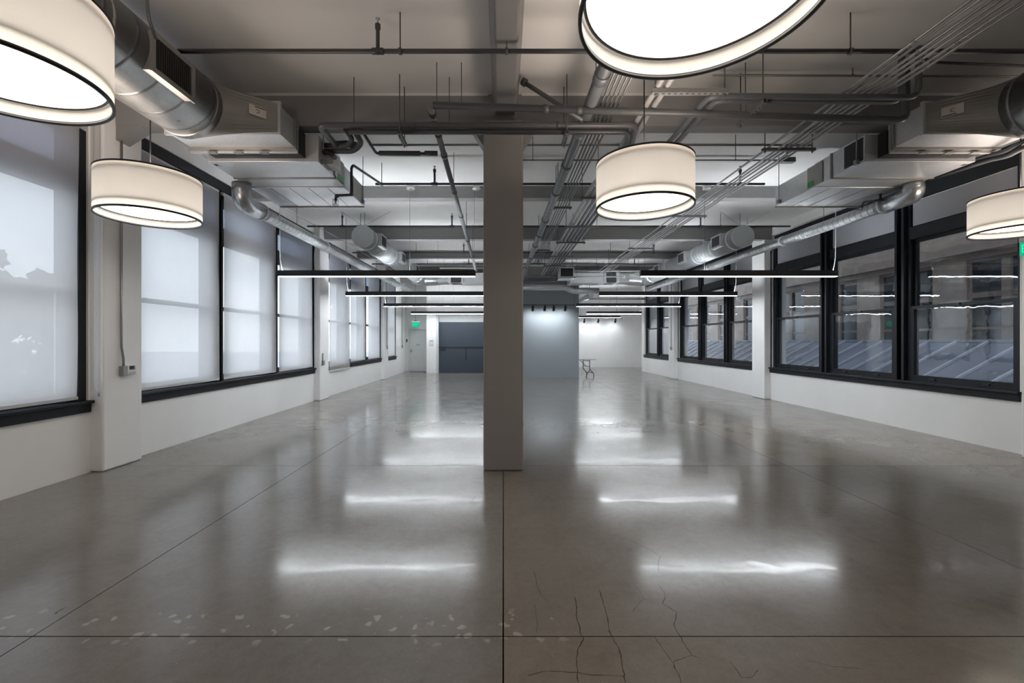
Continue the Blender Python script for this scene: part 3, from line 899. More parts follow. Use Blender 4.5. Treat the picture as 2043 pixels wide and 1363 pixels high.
# ------------------------------------------------------------------ drum pendants
R, HD, ZD = 0.43, 0.42, 2.73
def drum(x, y, label, ZD=ZD):
    t = thing('drum_pendant', label, 'pendant lamp', (x, y, ZD), 'large white drum pendants')
    n = 72
    MB().lathe([(R, ZD + 0.008), (R, ZD + HD - 0.006), (R - 0.002, ZD + HD - 0.006), (R - 0.002, ZD + 0.008)], (x, y, 0), n, closed=False).build('shade', M['drum'], t)
    MB().lathe([(R + 0.005, ZD), (R + 0.005, ZD + 0.017), (R - 0.009, ZD + 0.017), (R - 0.009, ZD)], (x, y, 0), n).build('bottom_rim', M['black'], t)
    MB().lathe([(R + 0.004, ZD + HD - 0.013), (R + 0.004, ZD + HD + 0.002), (R - 0.009, ZD + HD + 0.002), (R - 0.009, ZD + HD - 0.013)], (x, y, 0), n).build('top_rim', M['black'], t)
    zi = ZD + 0.085
    MB().lathe([(R - 0.014, zi - 0.006), (R - 0.014, zi + 0.004), (R - 0.026, zi + 0.004), (R - 0.026, zi - 0.006)], (x, y, 0), n).build('diffuser_ring', M['black'], t)
    MB().lathe([(0.0, zi), (R - 0.024, zi), (R - 0.024, zi + 0.003), (0.0, zi + 0.006)], (x, y, 0), n, closed=False).build('diffuser', M['disc'], t)
    MB().lathe([(R - 0.028, zi + 0.004), (R - 0.028, ZD + HD - 0.05)], (x, y, 0), 48, closed=False).build('light_liner', M['liner'], t)
    MB().lathe([(0.0, ZD + HD - 0.052), (R - 0.09, ZD + HD - 0.052), (R - 0.09, ZD + HD - 0.046), (0.0, ZD + HD - 0.046)], (x, y, 0), 48, closed=False).build('top_diffuser', M['lamp_top'], t)
    MB().tube([(x, y, ZD + HD - 0.06), (x, y, ZS - 0.03)], 0.006, 8).build('stem', M['black'], t)
    MB().lathe([(0.0, ZS - 0.035), (0.07, ZS - 0.035), (0.07, ZS), (0.0, ZS)], (x, y, 0), 24).build('canopy', M['black'], t)
    for k in range(3):
        a = 2 * PI * k / 3 + 0.4
        MB().tube([(x + (R - 0.01) * math.cos(a), y + (R - 0.01) * math.sin(a), ZD + HD - 0.004), (x, y, ZD + HD - 0.004)], 0.004, 6).build('spider_arm', M['black'], t)
    return t
drum(-2.385, 2.07, 'large white drum pendant cut off by the top left corner')
drum(-3.50, 4.40, 'white drum pendant hanging in front of the left windows')
drum(1.29, 4.06, 'white drum pendant hanging just right of the column')
drum(5.95, 5.10, 'white drum pendant cut off by the right edge near the dark windows', 2.77)
drum(0.715, 1.625, 'largest white drum pendant seen from below at the top edge')

# ------------------------------------------------------------------ long linear pendants
def bar(x0, x1, y, label, cords, cordx=None):
    z = 2.718
    t = thing('linear_pendant', label, 'linear light', ((x0 + x1) / 2, y, z), 'black linear pendant lights')
    q0, q1, q2 = z + 0.007, z + 0.085, z + 0.117
    MB().prism([(x0, y - 0.035, q0), (x0, y + 0.035, q0), (x0, y + 0.035, q2), (x0, y + 0.028, q2), (x0, y + 0.028, q1), (x0, y - 0.028, q1), (x0, y - 0.028, q2), (x0, y - 0.035, q2)], (x1 - x0, 0, 0)).build('housing', M['black'], t)
    for q in (x0 - 0.004, x1):
        MB().box(q, q + 0.004, y - 0.036, y + 0.036, q0 - 0.004, q2).build('end_cap', M['black'], t)
    MB().box(x0 + 0.012, x1 - 0.012, y - 0.030, y + 0.030, z, z + 0.007).build('lens', M['bar_down'], t)
    MB().box(x0 + 0.01, x1 - 0.01, y - 0.024, y + 0.024, q1, q1 + 0.006).build('uplight_lens', M['bar_up'], t)
    for q in cords:
        MB().tube([(q, y, z + 0.1), (q, y, ZS)], 0.0022, 5).build('suspension_wire', M['rod'], t)
    if cordx is not None:
        s = 1 if cordx < (x0 + x1) / 2 else -1
        MB().tube(fillet([(cordx + s * 0.05, y, z + 0.11), (cordx - s * 0.0, y + 0.01, z + 0.30), (cordx, y, 3.3), (cordx, y, ZS)], 0.1), 0.006, 6).build('power_cord', M['white_cord'], t)
    return t
L0, L1, R0, R1 = -4.20, -0.52, 2.57, 6.24
for i, (y, nm) in enumerate(((8.3, 'nearest'), (11.85, 'second'), (15.6, 'third'))):
    bar(L0, L1, y, 'black linear pendant light on the left, %s from the camera' % nm, (L0 + 2.45, L1 - 0.02), L0 + 0.02)
    bar(R0, R1, y, 'black linear pendant light on the right, %s from the camera' % nm, (R0 + 1.2,), R1 - 0.02)
bar(L0 + 0.07, L1, 19.9, 'black linear pendant light in front of the freight door', (L0 + 1.5, L1 - 0.1))
bar(3.74, 6.20, 19.9, 'short black linear pendant light beyond the partition on the right', (4.3,), 6.18)
bar(3.80, 6.12, 23.2, 'farthest black linear pendant light before the white end wall', (4.3, 5.9))

# ceiling boxes feeding the light bars
for (x, y, z, lab) in ((-1.73, 8.28, ZS, 'small white ceiling box left of the column above the first light bar'), (-0.50, 8.28, ZS, 'small white ceiling box close to the column above the first light bar'),
                       (3.80, 8.28, ZS, 'small white ceiling box right of the round lamp above the first light bar'),
                       (-1.75, 11.73, 4.26, 'small white box under the beam behind the left duct cap'), (2.14, 11.73, 4.26, 'small white box under the beam right of the conduit rack')):
    t = thing('ceiling_box', lab, 'junction box', (x, y, z - 0.11))
    MB().box(x - 0.06, x + 0.06, y - 0.05, y + 0.05, z - 0.09, z).build('box', M['white_plastic'], t, bevel=0.005)
    MB().lathe([(0.0, z - 0.115), (0.075, z - 0.105), (0.075, z - 0.09), (0.0, z - 0.09)], (x, y, 0), 20).build('plate', M['white_plastic'], t)

# ------------------------------------------------------------------ spotlights
def spot_track(x0, x1, y, z, heads, aim, watts, label, col_, drops, kinds):
    t = thing('spotlight_track', label, 'track', ((x0 + x1) / 2, y, z))
    MB().box(x0, x1, y - 0.018, y + 0.018, z, z + 0.03).build('rail', M['black'], t)
    for q in drops:
        MB().tube([(q, y, z + 0.02), (q, y, ZS)], 0.006, 6).build('drop_rod', M['black'], t)
    for hx, nm in zip(heads, kinds):
        h = thing('spotlight', nm, 'spotlight', (hx, y, z), 'spotlights on the ' + col_)
        MB().box(hx - 0.035, hx + 0.035, y - 0.02, y + 0.02, z - 0.06, z).build('adapter', M['black'], h)
        a = Vector((hx, y, z - 0.10))
        d = (Vector((hx, aim[0], aim[1])) - a).normalized()
        MB().tube([a - d * 0.05, a - d * 0.045, a + d * 0.14, a + d * 0.145], [0.040, 0.052, 0.056, 0.050], 16).build('can', M['black'], h)
        MB().tube([(hx, y, z - 0.055), a], 0.014, 8).build('yoke', M['white_plastic'], h)
        li = bpy.data.lights.new('spot_lamp', 'SPOT')
        li.energy = watts
        li.color = (0.90, 0.96, 1.0)
        li.spot_size = math.radians(125)
        li.spot_blend = 1.0
        li.shadow_soft_size = 0.03
        lo = bpy.data.objects.new('spot_lamp', li)
        lo.location = a + d * 0.17 - wloc(h)
        lo.rotation_euler = d.to_track_quat('-Z', 'Y').to_euler()
        lo.parent = h
        col.objects.link(lo)
hx = [P(q, 0, 17.7).x for q in (1063, 1087, 1105, 1128)]
spot_track(0.3, P(1148, 0, 17.7).x, 17.7, 2.93, hx, (18.5, 2.1), W_SPOT, 'thin black spotlight track before the blue-grey partition', 'track before the partition', (0.6, 2.85),
           ['first black spotlight from the column before the grey partition', 'second black spotlight from the column before the grey partition', 'third black spotlight from the column before the grey partition', 'fourth black spotlight from the column before the grey partition'])
hx = [P(q, 0, 24.6).x for q in (1166, 1194, 1228)]
spot_track(3.9, 6.6, 24.6, 2.74, hx, (25.4, 1.9), W_SPOT_FAR, 'spotlight track before the white end wall', 'track before the end wall', (4.3, 6.3),
           ['first small spotlight from the partition before the white end wall', 'middle small spotlight before the white end wall', 'rightmost small spotlight before the white end wall'])

# ------------------------------------------------------------------ air handling units beside the column line
MC = 2.15                      # the right unit mirrors the left one about x = MC / 2
def unit(mir, label_duct, label_unit, label_branch, zbr, xbr):
    X = (lambda x: MC - x) if mir else (lambda x: x)
    s = -1 if mir else 1
    # round main duct coming from behind the camera
    dx, dz, dr = X(-3.14), 3.87, 0.328
    ye = 4.45
    d = thing('spiral_duct', label_duct, 'duct', (dx, 1, dz - dr))
    MB().tube([(dx, -2.55, dz), (dx, ye, dz)], dr, 48).build('duct_body', M['spiral_big'], d)
    for y in (1.2, 3.2, 4.36):
        MB().lathe([(dr, y), (dr + 0.007, y + 0.012), (dr, y + 0.024)], (dx, 0, dz), 48, 'y', closed=False).build('seam_band', M['sheet_dull'], d)
    for y in (1.0, 3.0):
        for q in (-1, 1):
            MB().tube([(dx + q * 0.30, y, dz + 0.1), (dx + q * 0.30, y, ZS)], 0.006, 6).build('hanger_rod', M['rod'], d)
    # register with vertical fins on the room side
    g0, g1, h0, h1 = 3.53, 4.00, 3.68, 3.99
    fxx = X(-2.80)
    bx = X(-3.0)
    rg = MB().box(bx, fxx, g0, g1, h0, h1).build('register_box', M['sheet_dull'], d)
    a0, a1 = sorted((fxx, fxx + s * 0.014))
    MB().ring('x', a0, a1, g0 - 0.015, g1 + 0.015, h0 - 0.015, h1 + 0.015, 0.045).build('register_frame', M['sheet_dull'], rg)
    MB().box(fxx, fxx + s * 0.002, g0 + 0.03, g1 - 0.03, h0 + 0.03, h1 - 0.03).build('register_core', M['grille_dark'], rg)
    fin = None
    for k in range(16):
        y = g0 + 0.045 + k * 0.0245
        if fin is None:
            fin = MB().box(fxx + s * 0.003, fxx + s * 0.011, y, y + 0.007, h0 + 0.028, h1 - 0.028).build('fin', M['grille'], rg)
            f0 = fin.location.copy()
        else:
            c = fin.copy(); c.location = f0 + Vector((0, k * 0.0245, 0)); col.objects.link(c)
    # the unit
    u = thing('air_handler', label_unit, 'air handler', (X(-2.95), 5.9, 3.68))
    sheet, dull = M['sheet'], M['sheet_dull']
    n = 48
    circ, rect = [], []
    x0, x1, z0, z1 = -3.68, -2.46, 3.80, 4.115
    for k in range(n):
        a = 2 * PI * k / n
        circ.append((X(-3.14 + dr * math.cos(a)), ye, dz + dr * math.sin(a)))
        ca, sa = math.cos(a), math.sin(a)
        q = 1 / max(abs(ca), abs(sa))
        rect.append((X((x0 + x1) / 2 + ca * q * (x1 - x0) / 2), 4.85, (z0 + z1) / 2 + sa * q * (z1 - z0) / 2))
    MB().loft([circ, rect], cap=False, smooth=False).build('transition', dull, u)
    ra, rb = sorted((X(x0 - 0.025), X(x1 + 0.025)))
    MB().ring('y', 4.845, 4.88, ra, rb, z0 - 0.025, z1 + 0.025, 0.03).build('flange', sheet, u)
    MB().box(X(x0), X(x1), 4.86, 5.24, z0, z1).build('plenum', sheet, u)
    MB().ring('y', 5.215, 5.245, ra, rb, z0 - 0.03, z1 + 0.02, 0.035).build('flange', dull, u)
    MB().ring('y', 5.255, 5.285, ra, rb, z0 - 0.055, z1 - 0.03, 0.04).build('flange', sheet, u)
    for q in (0.2, 0.45, 0.7):
        xx = X(x0 + (x1 - x0) * q)
        MB().box(xx - 0.05, xx + 0.05, 5.225, 5.28, z0 - 0.062, z0 - 0.05).build('flange_clip', M['strut_light'], u)
    # coil section, casing and long rear casing
    cx0, cx1, zb, zt = -3.60, -2.25, 3.70, 4.03
    MB().box(X(cx0 + 0.1), X(cx1 - 0.16), 5.28, 5.42, zb + 0.04, zt).build('coil_throat', M['grille_dark'], u)
    MB().box(X(cx0), X(cx1), 5.40, 5.93, zb, zt).build('front_casing', sheet, u, bevel=0.005)
    MB().box(X(cx0 - 0.01), X(cx1 + 0.012), 5.93, 5.96, zb - 0.012, zt).build('casing_seam', dull, u)
    MB().box(X(cx0), X(cx1), 5.96, 6.27, zb, zt - 0.01).build('middle_casing', sheet, u, bevel=0.005)
    rc = MB().box(X(cx0), X(cx1), 6.28, 7.17, zb - 0.012, zt - 0.03).build('rear_casing', sheet, u, bevel=0.005)
    for q in (0.22, 0.42, 0.62, 0.82):
        xx = X(cx0 + (cx1 - cx0) * q)
        MB().box(xx - 0.004, xx + 0.004, 6.29, 7.16, zb - 0.0155, zb - 0.012).build('panel_rib', dull, rc)
    MB().box(X(cx0), X(cx1), 7.155, 7.18, zb - 0.03, zb - 0.005).build('rear_lip', dull, u)
    for (q, y) in ((cx0 + 0.04, 5.5), (cx1 + 0.02, 5.5), (cx0 + 0.04, 7.05), (cx1 + 0.02, 7.05)):
        MB().tube([(X(q), y, zb + 0.02), (X(q), y, ZS)], 0.006, 6).build('hanger_rod', M['emt'], u)
        MB().box(X(q) - 0.02, X(q) + 0.02, y - 0.025, y + 0.025, zb + 0.0, zb + 0.06).build('hanger_clip', M['strut_light'], u)
    sd = X(cx1)
    if mir:
        MB().box(sd, sd - s * -0.004, 5.42, 5.72, zb + 0.03, zt - 0.02).build('open_bay', M['grille_dark'], u)
        MB().box(sd - 0.012, sd, 6.10, 6.40, zb + 0.01, zt - 0.03).build('access_panel', dull, u)
        MB().box(sd - 0.016, sd - 0.011, 6.28, 6.39, zb + 0.02, zb + 0.09).build('green_sticker', M['sticker'], u)
    else:
        MB().box(sd, sd + 0.10, 5.62, 5.86, zb + 0.06, zb + 0.24).build('control_box', M['white_plastic'], u, bevel=0.005)
        MB().box(sd, sd + 0.015, 5.90, 6.22, zb + 0.02, zt - 0.03).build('access_panel', dull, u)
        MB().box(sd + 0.012, sd + 0.018, 5.99, 6.20, zb + 0.02, zb + 0.09).build('green_sticker', M['sticker'], u)
        MB().box(sd, sd + 0.012, 6.62, 7.10, zb + 0.02, zt - 0.05).build('access_panel', dull, u)
        MB().tube(fillet([(sd + 0.02, 5.5, zb + 0.16), (sd + 0.10, 5.5, zb + 0.16), (sd + 0.12, 5.62, zb + 0.14)], 0.05), 0.03, 10).build('valve_body', M['black'], u)
    # paper label on the transition, lying on its slanting side
    A, B = Vector((X(-3.14 + dr), ye, dz)), Vector((X(x1), 4.85, (z0 + z1) / 2))
    ex = (B - A).normalized()
    ez = Vector((0, 0, 1))
    nn = ex.cross(ez)
    if nn.y > 0: nn = -nn
    c0 = A.lerp(B, 0.60) + nn * 0.012 + ez * (0.03 if mir else 0.02)
    if nn.cross(ez).dot(Vector((1, 0, 0))) > 0: rgt = nn.cross(ez) * 1
    else: rgt = -nn.cross(ez)
    def lq(w, h, off, cx_=0, cz_=0):
        c = c0 + nn * off + rgt * cx_ + ez * cz_
        return [c - rgt * w - ez * h, c + rgt * w - ez * h, c + rgt * w + ez * h, c - rgt * w + ez * h]
    lbq = MB().prism(lq(0.085, 0.052, 0.0), nn * 0.002).build('paper_label', M['paper'], u)
    fl = 1 if mir else -1
    MB().prism(lq(0.055, 0.004, 0.0025, -0.025 * fl, -0.040 * fl), nn * 0.0008).build('printed_rule', M['ink'], lbq)
    vs, fs = text_mesh('C', 0.055)
    MB().add([c0 + nn * (0.003 + v.z * 0.2) + rgt * v.x * fl + ez * v.y * fl for v in vs], fs).build('lettering', M['ink'], lbq)
    # round branch duct dropping from the rear casing and following the wall
    b = thing('branch_duct', label_branch, 'duct', (xbr, 12, zbr - 0.1))
    MB().tube(fillet([(xbr, 6.14, zb - 0.005), (xbr, 6.14, zbr), (xbr, 6.62, zbr)], 0.22, 4), 0.122, 28).build('elbow', M['bright_sheet'], b)
    for y, r in ((6.60, 0.125), (9.0, 0.10), (12.2, 0.10), (15.2, 0.10)):
        MB().lathe([(r - 0.012, y - 0.02), (r + 0.004, y - 0.02), (r + 0.004, y + 0.02), (r - 0.012, y + 0.02)], (xbr, 0, zbr), 24, 'y').build('coupling', M['sheet'], b)
    MB().tube([(xbr, 6.60, zbr), (xbr, 6.75, zbr), (xbr, 17.4, zbr)], [0.120, 0.095, 0.095], 24).build('duct_body', M['spiral'], b)
    for y in (8.0, 10.5, 13.0, 16.0):
        MB().tube([(xbr - 0.1 * s, y, zbr + 0.0), (xbr - 0.1 * s, y, ZS)], 0.004, 6).build('hanger_rod', M['rod'], b)
    return X
unit(False, 'wide round steel duct with a finned register at the top left', 'long sheet-metal air handler hung left of the column', 'thin spiral duct along the left windows', 3.44, -3.62)
unit(True, 'wide round steel duct entering from the top right edge', 'long sheet-metal air handler hung near the right windows', 'thin spiral duct along the right windows', 3.54, 5.68)

# hoses and pipes of the left unit
def pipe(name, label, pts, r, m, cat='pipe', couplings=(), hangers=(), n=12, cr=1.35, group=None, cm=None, rodm=None):
    pts = [Vector(p) for p in pts]
    lo = min(p.z for p in pts)
    t = thing(name, label, cat, (pts[0].x, pts[0].y, lo), group)
    MB().tube(pts, r, n).build('pipe_body', m, t)
    for (p, d) in couplings:
        p, d = Vector(p), Vector(d).normalized()
        MB().tube([p - d * r * 0.9, p + d * r * 0.9], r * cr, n).build('coupling', cm or m, t)
    for p in hangers:
        MB().tube([Vector(p), (p[0], p[1], ZS)], 0.005, 6).build('hanger_rod', rodm or M['rod'], t)
        MB().lathe([(r * 0.2, -0.008 + p[2] - 0.0), (0.012, -0.008 + p[2]), (0.012, 0.012 + p[2]), (r * 0.2, 0.012 + p[2])], (p[0], p[1], 0), 8).build('hanger_nut', rodm or M['rod'], t)
    return t
ins = M['insulation']
pipe('insulated_hose', 'upper black insulated hose looping from the left air handler', fillet([P(648, 290, 5.55), P(694, 291, 5.40), P(703, 278, 5.30), P(690, 258, 4.97)], 0.12, 8), 0.030, ins, 'hose')
pipe('insulated_hose', 'lower black insulated hose looping from the left air handler', fillet([P(648, 301, 5.60), P(706, 302, 5.45), P(722, 286, 5.34), P(706, 260, 4.98)], 0.14, 8), 0.032, ins, 'hose')
pipe('insulated_hose', 'short thick insulated stub between the left air handler hoses', [P(660, 285, 5.75), P(690, 287, 5.72), P(712, 290, 5.70)], [0.022, 0.042, 0.042], ins, 'hose')
pipe('insulated_hose', 'outer black hose curving beside the right air handler', fillet([P(2060, 285, 4.6), P(2010, 312, 5.1), P(1978, 318, 5.3), (5.83, 6.3, 3.74)], 0.3, 8), 0.026, ins, 'hose')
pipe('insulated_hose', 'inner black hose curving beside the right air handler', fillet([P(2060, 272, 4.6), P(2004, 303, 5.1), P(1975, 309, 5.3), (5.83, 6.3, 3.81)], 0.3, 8), 0.024, ins, 'hose')

# insulated supply pair in front of the near column
pg, pd, pb = M['pipe'], M['pipe_dark'], M['pipe_big']
pipe('water_pipe', 'upper grey insulated pipe crossing in front of the column top', fillet([(-2.05, 5.42, 3.915), (-2.05, 4.93, 3.915), (1.48, 4.93, 3.915), (1.60, 5.6, 3.915), (1.60, 6.6, 3.915)], 0.09), 0.034, pg,
     hangers=[(-1.66, 4.93, 3.94), (-0.6, 4.93, 3.94)], couplings=[((-1.0, 4.93, 3.915), (1, 0, 0)), ((0.62, 4.93, 3.915), (1, 0, 0))], cr=1.12)
pipe('water_pipe', 'lower grey insulated pipe crossing in front of the column top', fillet([(-1.72, 4.95, 3.852), (1.40, 4.95, 3.852), (1.54, 5.6, 3.852), (1.54, 6.6, 3.852)], 0.09), 0.030, pd)
pipe('water_pipe', 'charcoal insulated branch pipe running behind the near beam to the sloping drain', fillet([(-1.60, 4.97, 3.90), (-1.62, 5.66, 3.91), (-0.84, 5.66, 3.91)], 0.05), 0.017, pd)
for a, b, nm in ((-1.58, -1.06, 'long'), (-1.0, -0.84, 'short')):
    MB().tube([(a, 5.66, 3.915), (b, 5.66, 3.912)], 0.03, 14).build('pipe_sleeve', ins, label=nm + ' charcoal foam sleeve on the branch pipe left of the column', cat='pipe sleeve')
# cross pipe and long sloping drain
k0, k1 = Vector((-0.77, 4.67, 4.005)), Vector((-0.77, 12.6, 3.51))
dd = (k1 - k0).normalized()
pipe('drain_pipe', 'long grey drain pipe sloping away just left of the column', [k0, k1], 0.036, M['pipe_mid'], couplings=[(k0.lerp(k1, q), dd) for q in (0.02, 0.075, 0.14, 0.29, 0.43, 0.62, 0.8)], cr=1.2, cm=pd,
     hangers=[(-0.77, 6.9, 3.86), (-0.77, 9.3, 3.72), (-0.77, 11.2, 3.62)])
pipe('drain_pipe', 'grey cross pipe passing in front of the column high up', fillet([(-0.74, 4.67, 4.0), (4.24, 4.67, 3.84), (4.24, 4.67, ZS - 0.004)], 0.1), 0.036, pg, hangers=[(-0.44, 4.67, 4.01), (-0.70, 4.67, 4.02), (2.55, 4.67, 3.92)],
     couplings=[((0.45, 4.67, 3.962), (1, 0, -0.03)), ((0.80, 4.67, 3.95), (1, 0, -0.03))], cr=1.2)
pipe('brace_pipe', 'slanting grey pipe from the lengthwise beam down to the big pipe', [P(1042, 162, 4.86), P(1163, 240, 4.72)], 0.024, pg, couplings=[(P(1046, 164, 4.855), P(1163, 240, 4.72) - P(1042, 162, 4.86))], cr=1.7, cm=pd)
# big cast iron soil pipe
b0, b1 = Vector((0.96, 1.6, 4.02)), Vector((0.70, 17.3, 3.83))
bd = (b1 - b0).normalized()
def bq(q):
    y = b0.y + (b1.y - b0.y) * q
    k = Vector((0.91, 5.8, 4.02))
    return b0.lerp(k, (y - b0.y) / (k.y - b0.y)) if y < k.y else k.lerp(b1, (y - k.y) / (b1.y - k.y))
bm_ = Vector((0.91, 5.8, 4.02))
pipe('soil_pipe', 'thick slate-grey cast iron pipe running down the room right of the column', [b0, bm_, b1], 0.066, pb, couplings=[(bq(q), bd) for q in (0.165, 0.235, 0.30, 0.37, 0.47, 0.545, 0.61, 0.70, 0.80)], cr=1.16, n=20,
     hangers=[tuple(bq(q) + Vector((0, 0, 0.05))) for q in (0.18, 0.37, 0.56, 0.75)])

# sprinkler mains with upright heads
def sprinkler(y, z, x0, x1, ups, label, hang):
    t = thing('sprinkler_pipe', label, 'sprinkler pipe', ((x0 + x1) / 2, y, z), 'sprinkler mains across the ceiling')
    MB().tube([(x0, y, z), (x1, y, z)], 0.020, 12).build('main', pd, t)
    for u in ups:
        MB().tube([(u - 0.05, y, z), (u + 0.05, y, z)], 0.028, 12).build('tee', pd, t)
        b = MB().tube([(u, y, z), (u, y, z + 0.19), (u, y, z + 0.20), (u, y, z + 0.24), (u, y, z + 0.25)], [0.017, 0.017, 0.025, 0.025, 0.012], 12).build('riser', pd, t)
        MB().lathe([(0.004, z + 0.25), (0.010, z + 0.25), (0.006, z + 0.285), (0.020, z + 0.29), (0.020, z + 0.294), (0.004, z + 0.294)], (u, y, 0), 12).build('sprinkler_head', M['steel_box'], b)
    for h in hang:
        MB().tube([(h, y, z), (h, y, ZS)], 0.006, 6).build('hanger_rod', M['rod'], t)
        MB().lathe([(0.02, -0.012), (0.029, -0.012), (0.029, 0.012), (0.02, 0.012)], (h, y, z), 14, 'x').build('clevis', M['rod'], t)
    return t
sprinkler(3.96, 4.105, -2.90, 4.95, (-1.12,), 'nearest sprinkler main crossing below the ceiling at the top of the photo', (-0.92, 0.03, 3.1))
sprinkler(7.30, 4.10, -2.1, 4.3, (-1.13, 3.9), 'second sprinkler main crossing behind the big box units', (-2.0, 0.9, 2.6))
sprinkler(10.2, 4.152, -4.5, 6.6, (-3.7, -1.18, 4.54), 'third sprinkler main along the beam behind the duct caps', (-3.28, -0.85, 1.6, 5.0))
sprinkler(13.25, 4.152, -4.5, 6.6, (-1.18, 4.5), 'fourth sprinkler main in the far ceiling bay', (-2.6, 0.9, 3.2))
sprinkler(15.2, 4.152, -4.5, 6.6, (-1.18, 1.2, 4.5), 'farthest sprinkler main before the partition', (-2.6, 3.2))
# sprinkler drops with wire guards hooked round the two air handlers
def drop(xm, s, label):
    x = xm
    t = thing('sprinkler_drop', label, 'sprinkler', (x, 6.4, 3.5))
    MB().tube(fillet([(x + s * 0.18, 7.28, 4.10), (x + s * 0.02, 6.42, 4.06), (x, 6.40, 4.02), (x, 6.40, 3.625), (x - s * 0.22, 6.40, 3.615), (x - s * 0.23, 6.40, 3.54)], 0.03, 5), 0.019, 10).build('drop_pipe', pd, t)
    for p in ((x, 6.40, 3.63), (x - s * 0.21, 6.40, 3.61)):
        MB().tube([Vector(p) - Vector((0.02, 0, 0)), Vector(p) + Vector((0.02, 0, 0))], 0.026, 10).build('elbow', pd, t)
    cx = x - s * 0.23
    MB().tube([(cx, 6.40, 3.545), (cx, 6.40, 3.50), (cx, 6.40, 3.495)], [0.012, 0.009, 0.022], 10).build('sprinkler_head', M['steel_box'], t)
    for z in (3.555, 3.475):
        MB().lathe([(0.038, z), (0.042, z), (0.042, z + 0.004), (0.038, z + 0.004)], (cx, 6.40, 0), 16).build('guard_ring', M['black'], t)
    for k in range(4):
        a = PI / 4 + k * PI / 2
        MB().tube([(cx + 0.04 * math.cos(a), 6.40 + 0.04 * math.sin(a), 3.555), (cx + 0.04 * math.cos(a), 6.40 + 0.04 * math.sin(a), 3.475)], 0.0025, 5).build('guard_wire', M['black'], t)
drop(-2.19, 1, 'dark sprinkler drop with wire guard hooked under the left air handler')
dr_ = thing('sprinkler_drop', 'dark sprinkler drop with wire guard under the right air handler', 'sprinkler', (5.4, 6.6, 3.5))
MB().tube(fillet([(5.57, 6.55, 3.70), (5.57, 6.55, 3.60), (5.36, 6.60, 3.58), (5.34, 6.60, 3.50)], 0.03, 5), 0.016, 10).build('drop_pipe', pd, dr_)
MB().lathe([(0.038, 3.47), (0.042, 3.47), (0.042, 3.474), (0.038, 3.474)], (5.34, 6.60, 0), 16).build('guard_ring', M['black'], dr_)
MB().lathe([(0.038, 3.52), (0.042, 3.52), (0.042, 3.524), (0.038, 3.524)], (5.34, 6.60, 0), 16).build('guard_ring', M['black'], dr_)
for k in range(4):
    a = PI / 4 + k * PI / 2
    MB().tube([(5.34 + 0.04 * math.cos(a), 6.60 + 0.04 * math.sin(a), 3.524), (5.34 + 0.04 * math.cos(a), 6.60 + 0.04 * math.sin(a), 3.47)], 0.0025, 5).build('guard_wire', M['black'], dr_)

# ------------------------------------------------------------------ conduit runs and their trapeze hangers
def trapeze(x0, x1, y, z, label, m=None, slots=False, hh=0.035):
    m = m or M['strut']
    t = thing('trapeze_hanger', label, 'pipe hanger', ((x0 + x1) / 2, y, z), 'channel hangers under the conduits')
    # U channel, open upwards
    MB().prism([(x0, y - 0.021, z), (x0, y + 0.021, z), (x0, y + 0.021, z + hh), (x0, y + 0.016, z + hh), (x0, y + 0.016, z + 0.005), (x0, y - 0.016, z + 0.005), (x0, y - 0.016, z + hh), (x0, y - 0.021, z + hh)], (x1 - x0, 0, 0)).build('channel', m, t)
    if slots:
        k = x0 + 0.04
        while k < x1 - 0.05:
            MB().box(k, k + 0.028, y - 0.007, y + 0.007, z - 0.0012, z).build('slot', M['grille_dark'], t)
            k += 0.058
    for q in (x0 + 0.035, x1 - 0.035):
        MB().tube([(q, y, z - 0.03), (q, y, ZS)], 0.006, 6).build('hanger_rod', M['rod'], t)
        MB().tube([(q, y, z - 0.014), (q, y, z - 0.002)], 0.012, 6).build('nut', M['rod'], t)
    return t
ordn = ['first', 'second', 'third', 'fourth', 'fifth', 'sixth', 'seventh']
for k in range(7):
    x = 3.43 + k * 0.073
    zz = 4.02 + 0.006 * math.sin(k * 2.1)
    pts = [(x, -2.5, zz), (x, 16.2, zz)]
    if k == 1: pts = fillet([(x, -2.5, zz), (x, 4.7, zz), (x + 0.03, 5.1, 3.985), (x + 0.03, 16.2, 4.0)], 0.15)
    pipe('conduit', '%s steel conduit from the left in the diagonal run at the upper right' % ordn[k], pts, 0.0135, M['emt'], 'conduit', n=8, group='seven conduits in the upper right run',
         couplings=[((x, 3.7 + 0.12 * ((k * 3) % 5), zz), (0, 1, 0))] if k != 1 else (), cr=1.35)
for y, nm in ((5.72, 'nearest'), (8.78, 'second'), (11.86, 'third'), (14.2, 'fourth')):
    trapeze(3.34, 4.02, y, 3.968, nm + ' channel hanger under the seven-conduit run on the right')
for k in range(5):
    x = 1.055 + k * 0.046
    pipe('conduit', '%s thin dark conduit from the left beside the thick cast iron pipe' % ordn[k], [(x, 1.8, 4.04), (x - 0.06, 14.5, 4.04)], 0.011, M['emt_dark'], 'conduit', n=8, group='thin conduits beside the cast iron pipe')
for y, nm in ((8.3, 'nearest'), (12.2, 'middle'), (14.3, 'farthest')):
    trapeze(0.92, 1.28, y, 3.992, nm + ' small channel hanger under the thin dark conduits')
